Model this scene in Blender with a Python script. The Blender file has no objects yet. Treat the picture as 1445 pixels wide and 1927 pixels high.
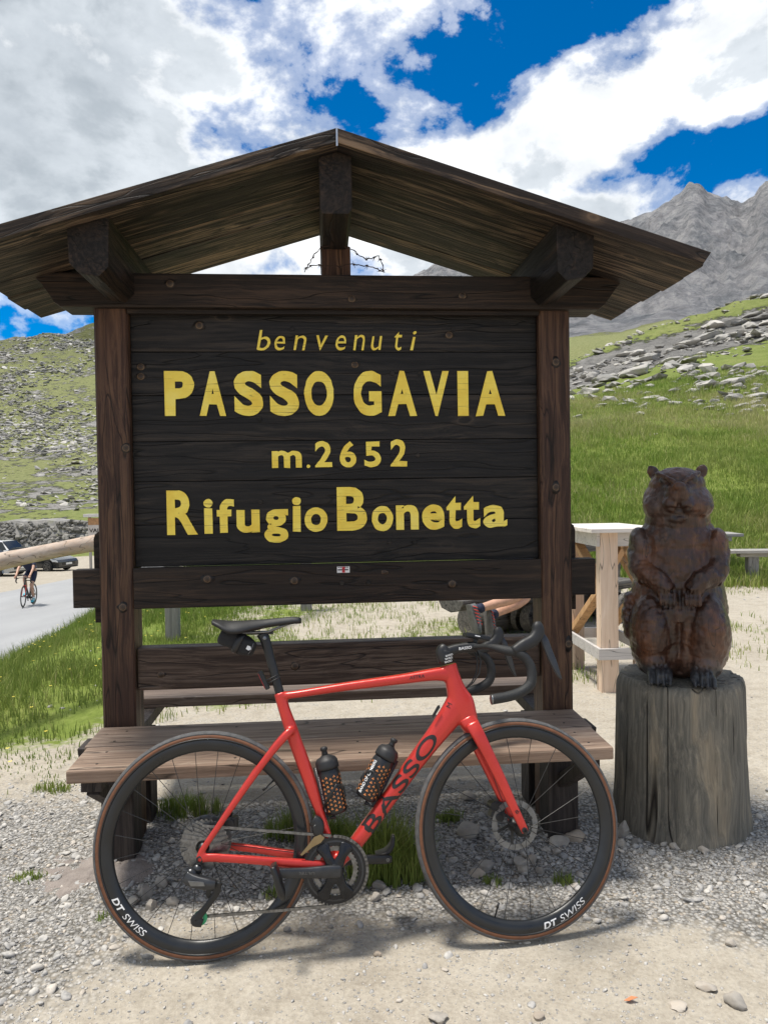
import bpy, bmesh, math, random
import numpy as np
from mathutils import Vector, Matrix
from mathutils.noise import noise as _n3, fractal as _fr
random.seed(7); np.random.seed(7)
S = bpy.context.scene
COL = S.collection
# ------------------------------------------------------------------ camera
CAM_H, FPX, PITCH, ROLL = 1.42, 1400.0, math.radians(1.3), math.radians(0.87)
def _cam_axes():
    F = Vector((0, math.cos(PITCH), -math.sin(PITCH))); U0 = Vector((0, math.sin(PITCH), math.cos(PITCH))); R0 = Vector((1, 0, 0))
    return R0*math.cos(ROLL) - U0*math.sin(ROLL), R0*math.sin(ROLL) + U0*math.cos(ROLL), F
CR, CU, CF = _cam_axes()
CC = Vector((0, 0, CAM_H))
cam = bpy.data.cameras.new('camera'); camo = bpy.data.objects.new('camera', cam); COL.objects.link(camo)
mc = Matrix((CR, CU, -CF)).transposed().to_4x4(); mc.translation = CC
camo.matrix_world = mc
cam.sensor_fit = 'HORIZONTAL'; cam.sensor_width = 36; cam.lens = FPX/1445*36
cam.clip_start = 0.05; cam.clip_end = 6000
S.camera = camo
S.render.resolution_x, S.render.resolution_y = 767, 1024
S.view_settings.view_transform = 'Standard'; S.view_settings.look = 'None'
S.view_settings.exposure = 1.15; S.view_settings.gamma = 1
S.cycles.max_bounces = 6; S.cycles.diffuse_bounces = 3; S.cycles.glossy_bounces = 3; S.cycles.transmission_bounces = 3
# ------------------------------------------------------------------ sun and sky
SUN_EL, SUN_AZ = math.radians(76), math.radians(-98)     # azimuth from +Y towards +X: nearly overhead, so the roof shades the board
sd = Vector((math.sin(SUN_AZ)*math.cos(SUN_EL), math.cos(SUN_AZ)*math.cos(SUN_EL), math.sin(SUN_EL)))
sun = bpy.data.lights.new('sun', 'SUN'); suno = bpy.data.objects.new('sun', sun); COL.objects.link(suno)
sun.energy = 2.3; sun.angle = math.radians(10); sun.color = (1, .95, .87)
suno.rotation_euler = sd.to_track_quat('Z', 'Y').to_euler()
W = bpy.data.worlds.new('World'); S.world = W; W.use_nodes = True
nt = W.node_tree; nt.nodes.clear()
def N(t, ty, **kw):
    n = t.nodes.new(ty)
    for k, v in kw.items():
        if k == 'inp':
            for a, b in v.items(): n.inputs[a].default_value = b
        else: setattr(n, k, v)
    return n
def L(t, a, b): t.links.new(a, b)
def MATH(t, op, a, b=None, c=None, clamp=False):
    n = t.nodes.new('ShaderNodeMath'); n.operation = op; n.use_clamp = clamp
    for i, v in enumerate((a, b, c)):
        if v is None: continue
        if isinstance(v, (int, float)): n.inputs[i].default_value = v
        else: t.links.new(v, n.inputs[i])
    return n.outputs[0]
def RAMP(t, fac, stops, interp='LINEAR'):
    n = t.nodes.new('ShaderNodeValToRGB'); n.color_ramp.interpolation = interp
    e = n.color_ramp.elements
    while len(e) > 1: e.remove(e[-1])
    for i, (p, c) in enumerate(stops):
        q = e[0] if i == 0 else e.new(p)
        q.position = p; q.color = (c if len(c) == 4 else (*c, 1)) if not isinstance(c, (int, float)) else (c, c, c, 1)
    t.links.new(fac, n.inputs[0]); return n.outputs[0]
def MIX(t, fac, a, b, mode='MIX'):
    n = t.nodes.new('ShaderNodeMix'); n.data_type = 'RGBA'; n.blend_type = mode
    for s, v in ((0, fac), (6, a), (7, b)):
        if isinstance(v, (int, float)): n.inputs[s].default_value = v
        elif isinstance(v, (tuple, list)): n.inputs[s].default_value = v if len(v) == 4 else (*v, 1)
        else: t.links.new(v, n.inputs[s])
    return n.outputs[2]
def NOISE(t, vec, scale, detail=5, rough=.55, dist=0.0):
    n = N(t, 'ShaderNodeTexNoise', inp={'Scale': scale, 'Detail': detail, 'Roughness': rough, 'Distortion': dist})
    if vec is not None: t.links.new(vec, n.inputs['Vector'])
    return n.outputs['Fac']
def MAP(t, vec, loc=(0, 0, 0), sc=(1, 1, 1), rot=(0, 0, 0)):
    n = N(t, 'ShaderNodeMapping', inp={'Location': loc, 'Scale': sc, 'Rotation': rot}); t.links.new(vec, n.inputs['Vector']); return n.outputs[0]
sky = N(nt, 'ShaderNodeTexSky', sky_type='NISHITA', sun_disc=False, sun_elevation=SUN_EL, sun_rotation=SUN_AZ, altitude=2600, air_density=1.0, dust_density=.3, ozone_density=3.0)
hs = N(nt, 'ShaderNodeHueSaturation', inp={'Saturation': 1.55, 'Value': 1.0}); L(nt, sky.outputs[0], hs.inputs['Color'])
tc = N(nt, 'ShaderNodeTexCoord'); sp = N(nt, 'ShaderNodeSeparateXYZ'); L(nt, tc.outputs['Generated'], sp.inputs[0])
nd = N(nt, 'ShaderNodeVectorMath', operation='NORMALIZE'); L(nt, tc.outputs['Generated'], nd.inputs[0]); dv = nd.outputs[0]
def dirv(off=(0, 0, 0)): return MAP(nt, dv, loc=(25.89+off[0], 13.77+off[1], 2.2+off[2]), sc=(1, 1, 1.45))
def cover(off=(0, 0, 0), det=9):
    big_ = NOISE(nt, dirv(off), 2.1, 2, .5); fin_ = NOISE(nt, dirv(off), 5.6, det, .58, .15)
    return MATH(nt, 'ADD', MATH(nt, 'MULTIPLY', big_, .55), MATH(nt, 'MULTIPLY', fin_, .62)), fin_
cov0, fine = cover()
# cloud cover thickens towards the left; one long bank of cumulus runs up to the right
lb_ = RAMP(nt, MATH(nt, 'ADD', MATH(nt, 'MULTIPLY', sp.outputs[0], .5), .5), [(.30, .115), (.40, .085), (.50, .10), (.56, .095), (.60, .0), (.635, -.12), (1, -.09)], 'EASE')
dt = N(nt, 'ShaderNodeVectorMath', operation='DOT_PRODUCT', inp={1: (.324, .358, -.876)}); L(nt, dv, dt.inputs[0])
bank = MATH(nt, 'MULTIPLY', RAMP(nt, MATH(nt, 'ABSOLUTE', dt.outputs['Value']), [(0, 1), (.045, .6), (.085, 0)], 'EASE'), .15)
cov = MATH(nt, 'ADD', MATH(nt, 'ADD', cov0, MATH(nt, 'MAXIMUM', lb_, MATH(nt, 'ADD', bank, MATH(nt, 'MINIMUM', lb_, 0.0)))), 0.0)
mask = RAMP(nt, cov, [(0.575, 0), (0.60, .35), (0.655, 1)], 'EASE')
cs, _f = cover((-sd.x*.045, -sd.y*.045, -sd.z*.065), 6)
relief = MATH(nt, 'MULTIPLY_ADD', MATH(nt, 'SUBTRACT', cov0, cs), 3.2, .62, clamp=True)
thick = RAMP(nt, MATH(nt, 'SUBTRACT', cov, MATH(nt, 'MULTIPLY', bank, .75)), [(0.60, (.56, .565, .57)), (0.64, (.52, .53, .54)), (.685, (.34, .365, .39)), (.78, (.215, .24, .265))], 'EASE')
lum = MIX(nt, .62, thick, RAMP(nt, relief, [(.25, (.52, .56, .60)), (.8, (1.1, 1.1, 1.1))]), 'MULTIPLY')
skyc = MIX(nt, 1.0, hs.outputs[0], (.068, .068, .068), 'MULTIPLY')
cl = MIX(nt, mask, skyc, lum)
bg = N(nt, 'ShaderNodeBackground', inp={'Strength': 1.0}); L(nt, cl, bg.inputs[0])
L(nt, bg.outputs[0], N(nt, 'ShaderNodeOutputWorld').inputs[0])
# ------------------------------------------------------------------ pixel helpers (photo pixel -> direction)
def ray(px, py): return CF + CR*((px-722.5)/FPX) + CU*((963.5-py)/FPX)
def G(px, py, z=0.0):
    d = ray(px, py); return CC + d*((z-CC.z)/d.z)
def D(px, py, Y):
    d = ray(px, py); return CC + d*(Y/d.y)
# ------------------------------------------------------------------ object helpers
def tag(o, label=None, cat=None, group=None, kind=None):
    if label: o['label'] = label
    if cat: o['category'] = cat
    if group: o['group'] = group
    if kind: o['kind'] = kind
    return o
def thing(name, label, cat, loc=(0, 0, 0), rz=0, group=None, mat=None):
    o = bpy.data.objects.new(name, None); COL.objects.link(o); o.empty_display_size = .1
    if mat is not None: o.matrix_world = mat
    else: o.location = loc; o.rotation_euler = (0, 0, rz)
    return tag(o, label, cat, group)
def link(name, me, mat=None, parent=None):
    o = bpy.data.objects.new(name, me); COL.objects.link(o)
    if mat is not None:
        me.materials.clear(); me.materials.append(mat)
    if parent is not None: o.parent = parent
    return o
def copy_tree(o, parent=None):
    c = o.copy(); COL.objects.link(c); c.parent = parent
    for ch in o.children: copy_tree(ch, c)
    return c
def npmesh(name, V, Fc, smooth=True):
    me = bpy.data.meshes.new(name); V = np.asarray(V, dtype=np.float32); Fc = np.asarray(Fc, dtype=np.int32)
    n, k = Fc.shape
    me.vertices.add(len(V)); me.vertices.foreach_set('co', V.ravel())
    me.loops.add(n*k); me.loops.foreach_set('vertex_index', Fc.ravel())
    me.polygons.add(n); me.polygons.foreach_set('loop_start', np.arange(0, n*k, k, dtype=np.int32))
    try: me.polygons.foreach_set('loop_total', np.full(n, k, dtype=np.int32))
    except Exception: pass
    me.polygons.foreach_set('use_smooth', np.full(n, smooth, dtype=bool))
    me.update(calc_edges=True); me.validate(); return me
class MB:
    def __init__(s): s.v = []; s.f = []
    def add(s, V, F):
        b = len(s.v); s.v += [tuple(p) for p in V]; s.f += [tuple(b+i for i in f) for f in F]; return s
    def box(s, x0, x1, y0, y1, z0, z1, M=None):
        V = [Vector((x, y, z)) for z in (z0, z1) for y in (y0, y1) for x in (x0, x1)]
        if M is not None: V = [M @ p for p in V]
        return s.add(V, [(0, 2, 3, 1), (4, 5, 7, 6), (0, 1, 5, 4), (2, 6, 7, 3), (0, 4, 6, 2), (1, 3, 7, 5)])
    def beam(s, a, b, w, h, up=(0, 0, 1)):
        a, b = Vector(a), Vector(b); d = (b-a).normalized(); sx = d.cross(Vector(up)).normalized(); uz = sx.cross(d)
        V = [p + sx*i*w/2 + uz*j*h/2 for p in (a, b) for i, j in ((-1, -1), (1, -1), (1, 1), (-1, 1))]
        return s.add(V, [(3, 2, 1, 0), (4, 5, 6, 7), (0, 1, 5, 4), (1, 2, 6, 5), (2, 3, 7, 6), (3, 0, 4, 7)])
    def tube(s, pts, rad, n=10, ry=None, ref=(0, 1, 0), closed=False, cap=True, twist=None):
        P = [Vector(p) for p in pts]; k = len(P)
        R = rad if isinstance(rad, (list, tuple)) else [rad]*k
        Y = R if ry is None else (ry if isinstance(ry, (list, tuple)) else [ry]*k)
        ref = Vector(ref); V = []; F = []
        for i in range(k):
            a = P[(i-1) % k] if (closed or i > 0) else P[i]; b = P[(i+1) % k] if (closed or i < k-1) else P[i]
            d = (b-a).normalized(); n1 = d.cross(ref)
            if n1.length < 1e-4: n1 = d.cross(Vector((1, 0, .3)))
            n1.normalize(); n2 = d.cross(n1).normalized()
            for j in range(n):
                t = 2*math.pi*j/n; V.append(P[i] + n1*R[i]*math.cos(t) + n2*Y[i]*math.sin(t))
        for i in range(k if closed else k-1):
            i2 = (i+1) % k
            for j in range(n):
                j2 = (j+1) % n; F.append((i*n+j, i2*n+j, i2*n+j2, i*n+j2))
        if cap and not closed: F.append(tuple(range(n))); F.append(tuple((k-1)*n+j for j in reversed(range(n))))
        return s.add(V, F)
    def lathe(s, prof, n=24, M=None, close=True):
        V = []; F = []; k = len(prof)
        for r, z in prof:
            for j in range(n):
                t = 2*math.pi*j/n; V.append(Vector((r*math.cos(t), r*math.sin(t), z)))
        if M is not None: V = [M @ p for p in V]
        for i in range(k-1):
            for j in range(n):
                j2 = (j+1) % n; F.append((i*n+j, i*n+j2, (i+1)*n+j2, (i+1)*n+j))
        if close: F.append(tuple(reversed(range(n)))); F.append(tuple((k-1)*n+j for j in range(n)))
        return s.add(V, F)
    def prism(s, poly, y0, y1, axis='y', M=None):
        n = len(poly); V = []
        for y in (y0, y1):
            for a, b in poly: V.append(Vector((a, y, b) if axis == 'y' else ((a, b, y) if axis == 'z' else (y, a, b))))
        if M is not None: V = [M @ p for p in V]
        F = [tuple(range(n)), tuple(reversed(range(n, 2*n)))] + [(i, n+i, n+(i+1) % n, (i+1) % n) for i in range(n)]
        return s.add(V, F)
    def build(s, name, mat=None, parent=None, smooth=False, bevel=0, seg=2, fix=True, auto=None):
        me = bpy.data.meshes.new(name); me.from_pydata([tuple(v) for v in s.v], [], s.f)
        if fix or bevel:
            bm = bmesh.new(); bm.from_mesh(me)
            bmesh.ops.recalc_face_normals(bm, faces=bm.faces)
            if bevel:
                ed = [e for e in bm.edges if len(e.link_faces) == 2 and e.calc_face_angle(0) > .5]
                bmesh.ops.bevel(bm, geom=ed, offset=bevel, segments=seg, profile=.7, affect='EDGES', clamp_overlap=True)
            bm.to_mesh(me); bm.free()
        if smooth: me.polygons.foreach_set('use_smooth', [True]*len(me.polygons))
        if auto is not None: me.polygons.foreach_set('use_smooth', [True]*len(me.polygons)); me.set_sharp_from_angle(angle=math.radians(auto))
        return link(name, me, mat, parent)
def apply_mods(o):
    dg = bpy.context.evaluated_depsgraph_get(); dg.update()
    me = bpy.data.meshes.new_from_object(o.evaluated_get(dg)); o.modifiers.clear(); o.data = me; return o
def text_mesh(txt, offset=0.0, extrude=0.0, shear=0.0, res=6, space=1.0):
    cu = bpy.data.curves.new('t', 'FONT'); cu.body = txt; cu.offset = offset; cu.extrude = extrude; cu.shear = shear; cu.resolution_u = res; cu.space_character = space
    cu.fill_mode = 'BOTH'
    o = bpy.data.objects.new('t', cu); COL.objects.link(o)
    dg = bpy.context.evaluated_depsgraph_get(); dg.update()
    me = bpy.data.meshes.new_from_object(o.evaluated_get(dg)); bpy.data.objects.remove(o); bpy.data.curves.remove(cu)
    return me
def fit_text(me, fn, x0, x1, y0, y1):
    """map the text's bounding box onto [x0,x1]x[y0,y1], then through fn(x,y,depth) to 3-D"""
    V = np.array([v.co[:] for v in me.vertices]); a = V.min(0); b = V.max(0)
    for v, c in zip(me.vertices, V):
        v.co = fn(x0 + (c[0]-a[0])/(b[0]-a[0])*(x1-x0), y0 + (c[1]-a[1])/(b[1]-a[1])*(y1-y0), c[2])
    return me
# ------------------------------------------------------------------ materials
def mat(name):
    m = bpy.data.materials.new(name); m.use_nodes = True; t = m.node_tree
    b = t.nodes['Principled BSDF']; return m, t, b
def setc(t, b, key, v):
    if isinstance(v, (int, float)): b.inputs[key].default_value = v
    elif isinstance(v, (tuple, list)): b.inputs[key].default_value = v if len(v) == 4 else (*v, 1)
    else: t.links.new(v, b.inputs[key])
def bump(t, b, h, strength=.3, dist=.01):
    n = N(t, 'ShaderNodeBump', inp={'Strength': strength, 'Distance': dist}); L(t, h, n.inputs['Height']); L(t, n.outputs[0], b.inputs['Normal'])
def objco(t):
    c = N(t, 'ShaderNodeTexCoord').outputs['Object']; r = N(t, 'ShaderNodeObjectInfo').outputs['Random']
    a = N(t, 'ShaderNodeVectorMath', operation='ADD'); L(t, c, a.inputs[0])
    k = N(t, 'ShaderNodeCombineXYZ'); s = MATH(t, 'MULTIPLY', r, 37.0)
    for i in range(3): L(t, s, k.inputs[i])
    L(t, k.outputs[0], a.inputs[1]); return a.outputs[0], r
def plain(name, col, rough=.5, metal=0.0, var=.12, scale=20, coat=0.0, bmp=0.0, spec=.5):
    m, t, b = mat(name); v, r = objco(t); n = NOISE(t, v, scale, 4)
    k = tuple(c*(1-var) for c in col); k2 = tuple(min(1, c*(1+var)) for c in col)
    setc(t, b, 'Base Color', RAMP(t, n, [(.3, k), (.7, k2)])); b.inputs['Metallic'].default_value = metal
    L(t, RAMP(t, n, [(.3, max(.02, rough-.07)), (.7, min(1, rough+.07))]), b.inputs['Roughness'])
    b.inputs['Coat Weight'].default_value = coat; b.inputs['Coat Roughness'].default_value = .12
    b.inputs['Specular IOR Level'].default_value = spec
    if bmp: bump(t, b, NOISE(t, v, scale*6, 3), bmp, .003)
    return m
def wood(name, dark, mid, light, axis='x', rough=.6, fib=70, knots=.5, worn=None, wornamt=.5, bmp=.35, spec=.3):
    m, t, b = mat(name); v, r = objco(t)
    def sc(a, o): return {'x': (a, o, o), 'y': (o, a, o), 'z': (o, o, a)}[axis]
    warp = NOISE(t, MAP(t, v, sc=sc(1.2, 3)), 1.0, 3)
    wv = N(t, 'ShaderNodeVectorMath', operation='ADD'); L(t, v, wv.inputs[0])
    cw = N(t, 'ShaderNodeCombineXYZ'); q = MATH(t, 'MULTIPLY', MATH(t, 'SUBTRACT', warp, .5), .10)
    for i in range(3): L(t, q, cw.inputs[i])
    L(t, cw.outputs[0], wv.inputs[1]); w = wv.outputs[0]
    fibre = NOISE(t, MAP(t, w, sc=sc(1.3, fib)), 1.0, 7, .72)
    band = NOISE(t, MAP(t, w, sc=sc(.7, 13)), 1.0, 4, .6)
    patch = NOISE(t, MAP(t, v, loc=(5, 2, 8), sc=sc(1.1, 4)), 1.0, 4, .6)
    g = MATH(t, 'ADD', MATH(t, 'MULTIPLY', fibre, .55), MATH(t, 'MULTIPLY', band, .45))
    col = RAMP(t, g, [(.33, dark), (.5, mid), (.68, light)])
    if worn:
        wm = MATH(t, 'MULTIPLY', RAMP(t, patch, [(.44, 0), (.60, 1)]), RAMP(t, fibre, [(.46, 0), (.60, 1)]))
        st = RAMP(t, NOISE(t, MAP(t, w, loc=(3, 9, 1), sc=sc(.9, 34)), 1.0, 5, .6), [(.57, 0), (.66, .8)])
        wm = MATH(t, 'MAXIMUM', wm, st)
        col = MIX(t, MATH(t, 'MULTIPLY', wm, wornamt), col, worn)
    if knots:
        vo = N(t, 'ShaderNodeTexVoronoi', feature='F1', inp={'Scale': 1.0, 'Randomness': 1.0}); L(t, MAP(t, w, sc=sc(3.3, 6.5)), vo.inputs['Vector'])
        dd = vo.outputs['Distance']
        vc = N(t, 'ShaderNodeSeparateColor'); L(t, vo.outputs['Color'], vc.inputs[0]); on = RAMP(t, vc.outputs[0], [(.60, 0), (.62, 1)])
        kn = MATH(t, 'MULTIPLY', RAMP(t, dd, [(.0, 1), (.085, .9), (.115, .0)]), on); ring = MATH(t, 'MULTIPLY', RAMP(t, dd, [(.07, 0), (.105, 1), (.125, .35), (.2, 0)]), on)
        col = MIX(t, MATH(t, 'MULTIPLY', kn, .75*knots), col, tuple(c*.45 for c in dark))
        col = MIX(t, MATH(t, 'MULTIPLY', ring, .8*knots), col, worn or light)
    col = MIX(t, 1.0, col, RAMP(t, r, [(0, (.78, .78, .8)), (.5, (1, .98, .96)), (1, (1.3, 1.22, 1.14))]), 'MULTIPLY')
    ck = RAMP(t, MATH(t, 'ABSOLUTE', MATH(t, 'SUBTRACT', NOISE(t, MAP(t, w, loc=(1, 4, 7), sc=sc(.8, 11)), 1.0, 2, .5), .5)), [(0, .9), (.003, .6), (.007, 0)])
    col = MIX(t, ck, col, tuple(c*.25 for c in dark))
    setc(t, b, 'Base Color', col)
    L(t, RAMP(t, fibre, [(.3, min(1, rough+.15)), (.7, max(.05, rough-.1))]), b.inputs['Roughness'])
    b.inputs['Specular IOR Level'].default_value = spec
    bump(t, b, MATH(t, 'SUBTRACT', MATH(t, 'ADD', fibre, MATH(t, 'MULTIPLY', band, .6)), MATH(t, 'MULTIPLY', ck, .8)), bmp, .006)
    return m
# ================================================================== terrain
_rs = np.random.RandomState(11); _perm = _rs.rand(512, 512).astype(np.float64)
def vnoise(x, y):
    xi = np.floor(x).astype(int); yi = np.floor(y).astype(int); fx = x-xi; fy = y-yi
    fx = fx*fx*(3-2*fx); fy = fy*fy*(3-2*fy)
    a = _perm[xi % 512, yi % 512]; b = _perm[(xi+1) % 512, yi % 512]; c = _perm[xi % 512, (yi+1) % 512]; d = _perm[(xi+1) % 512, (yi+1) % 512]
    return (a*(1-fx)+b*fx)*(1-fy) + (c*(1-fx)+d*fx)*fy
def fbm(x, y, o=5, g=.5):
    s = 0; a = 1; n = 0
    for i in range(o):
        s = s + a*(vnoise(x*2**i+i*17.3, y*2**i+i*9.1)-.5); n += a; a *= g
    return s/n*2
def ridged(x, y, o=5):
    s = 0; a = 1; n = 0
    for i in range(o):
        s = s + a*(1-2*np.abs(vnoise(x*2**i+i*13.7, y*2**i+i*5.3)-.5)); n += a; a *= .5
    return s/n
def sstep(a, b, x):
    t = np.clip((x-a)/(b-a), 0, 1); return t*t*(3-2*t)
def hor(px): return 931.7-.0152*(px-722.5)
def road_z(Y): return -1.95-.04*(np.clip(Y, -20, 62)-23)
def near_z(X, Y):
    edge = -2.15-.18*np.clip(Y-4, -6, 8)
    wl = sstep(0, 1, (edge-X)/(edge+6.35))
    z = wl*(road_z(Y)-.06)
    s = np.clip(Y-10.6-.6*fbm(X*.25, Y*.1+3, 2), 0, 20)
    z = z + (.25*s*s/(s+1.2+1e-6))*1.07*sstep(-4, 2.5, X)
    return z
# control columns: photo column -> [(distance, height)], heights read off the photograph at believable distances
def _z(px, py, Y): return CAM_H + (hor(px)-py)/FPX*Y
_colpx = [-1500, -250, 0, 90, 175, 330, 560, 850, 1075, 1170, 1260, 1350, 1445, 1700, 2600]
_Ys = np.array([28, 45, 62, 66, 72, 110, 170, 235, 300, 380, 450, 560])
def _left(px, c1, c2):
    return [road_z(28), road_z(45), -3.4, -3.0, _z(px, 978, 72), _z(px, 900, 110), _z(px, 800, 170), _z(px, 705, 235), _z(px, c1, 300), _z(px, c1, 300)-8, _z(px, c2, 450), 60]
_cols = {-1500: _left(0, 640, 700), -250: _left(-250, 652, 690), 0: _left(0, 644, 670), 90: _left(90, 629, 632), 175: _left(175, 640, 606),
         330: _left(330, 700, 596), 560: [-.5, -1.2, -1.5, -1.5, -1, 2, 8, 20, 35, 40, 45, 50]}
def _right(px, tops):  # tops: py at bank top(30), slope 50, crest 75, hillock 250
    a, b, c, h = tops
    return [_z(px, a, 28.5), _z(px, b, 45), _z(px, (b+2*c)/3, 62), _z(px, c, 70), _z(px, c, 76)-.6, _z(px, c+25, 110), _z(px, c+20, 170), _z(px, h, 235), _z(px, h+2, 300), _z(px, h+6, 380), _z(px, h-4, 450), _z(px, h-22, 560)]
_cols[850] = _right(850, (880, 850, 800, 700)); _cols[1075] = _right(1075, (785, 745, 694, 640)); _cols[1170] = _right(1170, (780, 715, 660, 628))
_cols[1260] = _right(1260, (776, 695, 632, 606)); _cols[1350] = _right(1350, (772, 680, 604, 612)); _cols[1445] = _right(1445, (768, 665, 577, 590))
_cols[1700] = _right(1700, (760, 640, 520, 540)); _cols[2600] = _right(1900, (760, 640, 500, 520))
_colT = np.array([(p-722.5)/FPX for p in _colpx]); _colA = np.arctan(_colT); _colZ = np.array([_cols[p] for p in _colpx])
_rpx = [-2500, -200, 250, 330, 600, 760, 798, 839, 905, 1010, 1100, 1187, 1235, 1262, 1286, 1296, 1308, 1322, 1334, 1348, 1372, 1395, 1408, 1420, 1432, 1446, 1475, 1540, 1700, 2600]
_rpy = [760, 760, 700, 590, 560, 535, 514, 492, 488, 470, 448, 418, 399, 385, 366, 357, 353, 354, 367, 371, 377, 389, 392, 378, 360, 350, 322, 300, 330, 420]
_rA = np.arctan((np.array(_rpx)-722.5)/FPX); _rZ = np.array([_z(a, b, 1000) for a, b in zip(_rpx, _rpy)])
def far_z(A, Y):
    i = np.clip(np.searchsorted(_Ys, Y)-1, 0, len(_Ys)-2); f = np.clip((Y-_Ys[i])/(_Ys[i+1]-_Ys[i]), 0, 1)
    j = np.clip(np.searchsorted(_colA, A)-1, 0, len(_colA)-2); g = np.clip((A-_colA[j])/(_colA[j+1]-_colA[j]), 0, 1)
    z0 = _colZ[j, i]*(1-g)+_colZ[j+1, i]*g; z1 = _colZ[j, i+1]*(1-g)+_colZ[j+1, i+1]*g
    z = z0*(1-f)+z1*f
    rz = np.interp(A, _rA, _rZ); m = np.clip((Y-560)/440, 0, 1)
    zm = z + (rz-z)*m**.92
    zm = np.where(Y > 1000, rz-(Y-1000)*.5, zm)
    return np.where(Y > 560, zm, z)
def terrain(X, Y):
    X = np.asarray(X, float); Y = np.asarray(Y, float)
    A = np.arctan2(X, np.maximum(Y, 1e-3)); A = np.where(Y <= 0, np.sign(X)*1.57, A)
    zn = near_z(X, Y); zf = far_z(np.clip(A, -1.3, 1.3), np.maximum(Y, 28))
    k = sstep(26, 33, Y)
    z = zn*(1-k)+zf*k
    R = np.hypot(X, Y)
    z = np.where(Y < 26, z + .16*np.clip(R-40, 0, 400)*sstep(40, 120, R)*sstep(1, -30, Y), z)
    # relief
    onroad = sstep(-5.6, -6.6, X)*sstep(62, 55, Y)
    near = .018*fbm(X*1.3, Y*1.3, 4)+.05*fbm(X*.35, Y*.35, 3)*sstep(3.2, 7, R)
    z = z + near*(1-onroad)*sstep(60, 20, R)
    z = z + sstep(10, 20, Y)*sstep(1, 4, X)*.16*fbm(X*.8, Y*.6, 4)*sstep(200, 60, R)
    z = z + sstep(30, 45, R)*sstep(-10, 20, X)*(.9*(ridged(X*.09, Y*.07, 5)-.55)+.3*fbm(X*.5, Y*.5, 4))*sstep(140, 80, R)
    z = z + sstep(66, 110, R)*(R/300)*5.0*(ridged(X*.022+4, Y*.022, 6)-.6)*sstep(560, 450, R)
    mt = sstep(420, 700, Y)
    z = z + mt*(38*(ridged(X*.008+.01*Y*.1, Y*.0045+2, 6)-.62)+20*(ridged(X*.035, Y*.02, 5)-.6)+9*fbm(X*.09, Y*.06, 4))*(1-.65*np.exp(-((Y-1000)/60.)**2))
    return z
def zat(x, y): return float(terrain(np.array([x]), np.array([y]))[0])
def hit(px, py, near=4.0, far=900.0):
    """distance along a photo ray where it meets the terrain"""
    d = ray(px, py); Y = np.geomspace(near, far, 1400); P = np.outer(Y/d.y, d)+np.array(CC)
    below = P[:, 2] < terrain(P[:, 0], P[:, 1])
    if not below.any(): return None
    i = int(np.argmax(below)); x, y = P[i, 0], P[i, 1]
    return Vector((x, y, zat(x, y)))
def build_ground():
    th = np.concatenate([np.linspace(-180, -40, 36)[:-1], np.linspace(-40, 40, 470), np.linspace(40, 180, 36)[1:]]); th = np.radians(th)
    R = np.concatenate([[.02], np.geomspace(.6, 1900, 330)])
    T, RR = np.meshgrid(th, R, indexing='ij'); X = np.sin(T)*RR; Y = np.cos(T)*RR
    Z = terrain(X, Y); nR = len(R); nT = len(th)
    idx = np.arange(nT*nR).reshape(nT, nR)
    q = np.stack([idx[:-1, :-1], idx[1:, :-1], idx[1:, 1:], idx[:-1, 1:]], -1)
    # masks: R grass, G loose stone, B bedrock / scree
    n1 = fbm(X*.55, Y*.55, 4); n2 = fbm(X*.16+9, Y*.16, 4); A = np.arctan2(X, Y)
    grass = np.zeros_like(X)
    bank = sstep(-1.55, -2.15, X+.25*n1)*sstep(-6.9, -6.4, X)*sstep(2.2, 3.6, Y+.5*n1)*sstep(60, 50, Y)*np.clip(.72+.5*sstep(3.6, 5, Y)+.9*n1, 0, 1)
    slope = sstep(10.2, 11.6, Y+n1*.8)*sstep(-5, 1, X)
    behind = sstep(4.6, 6.2, Y+n1*1.2)*sstep(-5, -2, X)*sstep(3.2, 1.0, X)*(.30+.9*n1)
    behind2 = sstep(5.5, 7, Y)*sstep(2, 4, X)*(.05+.8*n1)
    grass = np.clip(np.maximum.reduce([bank, slope, np.clip(behind, 0, 1), np.clip(behind2, 0, .8)]), 0, 1)
    grass = np.where((Y > 62) & (X < 20), .75, grass)
    stone = sstep(-.15, .25, n1+.15)*.55*sstep(9, 5, RR)
    blob = np.exp(-(((X+.35)/.95)**2+((Y-2.95)/.42)**2)) + np.exp(-(((X+1.7)/.55)**2+((Y-2.6)/.9)**2)) + np.exp(-(((X-.75)/.8)**2+((Y-2.85)/.38)**2)) + np.exp(-(((X-1.75)/.6)**2+((Y-2.75)/.4)**2))
    stone = np.clip(stone*.5+blob*1.1, 0, 1)*(1-grass)
    rock = np.zeros_like(X)
    rock = np.maximum(rock, sstep(64, 74, Y)*sstep(10, -10, X)*(.36+.40*n2))
    px = 722.5+FPX*X/np.maximum(Y, .1); crest = np.interp(px, [1075, 1170, 1260, 1350, 1445], [694, 660, 632, 604, 577])
    py = hor(px)-FPX*(Z-CAM_H)/np.maximum(Y, .1)
    outc = sstep(40, 50, Y)*sstep(95, 80, Y)*sstep(5, 12, X)*(sstep(48, 12, np.abs(py-crest-26))*.75+.12+.5*n2)
    rock = np.maximum(rock, outc)
    rock = np.maximum(rock, sstep(230, 470, Y+70*n2+40*n1)*sstep(-60, 60, X))
    rock = np.clip(rock, 0, 1)
    me = npmesh('ground', np.stack([X, Y, Z], -1).reshape(-1, 3), q.reshape(-1, 4))
    at = me.color_attributes.new('mask', 'FLOAT_COLOR', 'POINT')
    at.data.foreach_set('color', np.stack([grass, stone, rock, np.ones_like(X)], -1).astype(np.float32).ravel())
    return me
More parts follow.
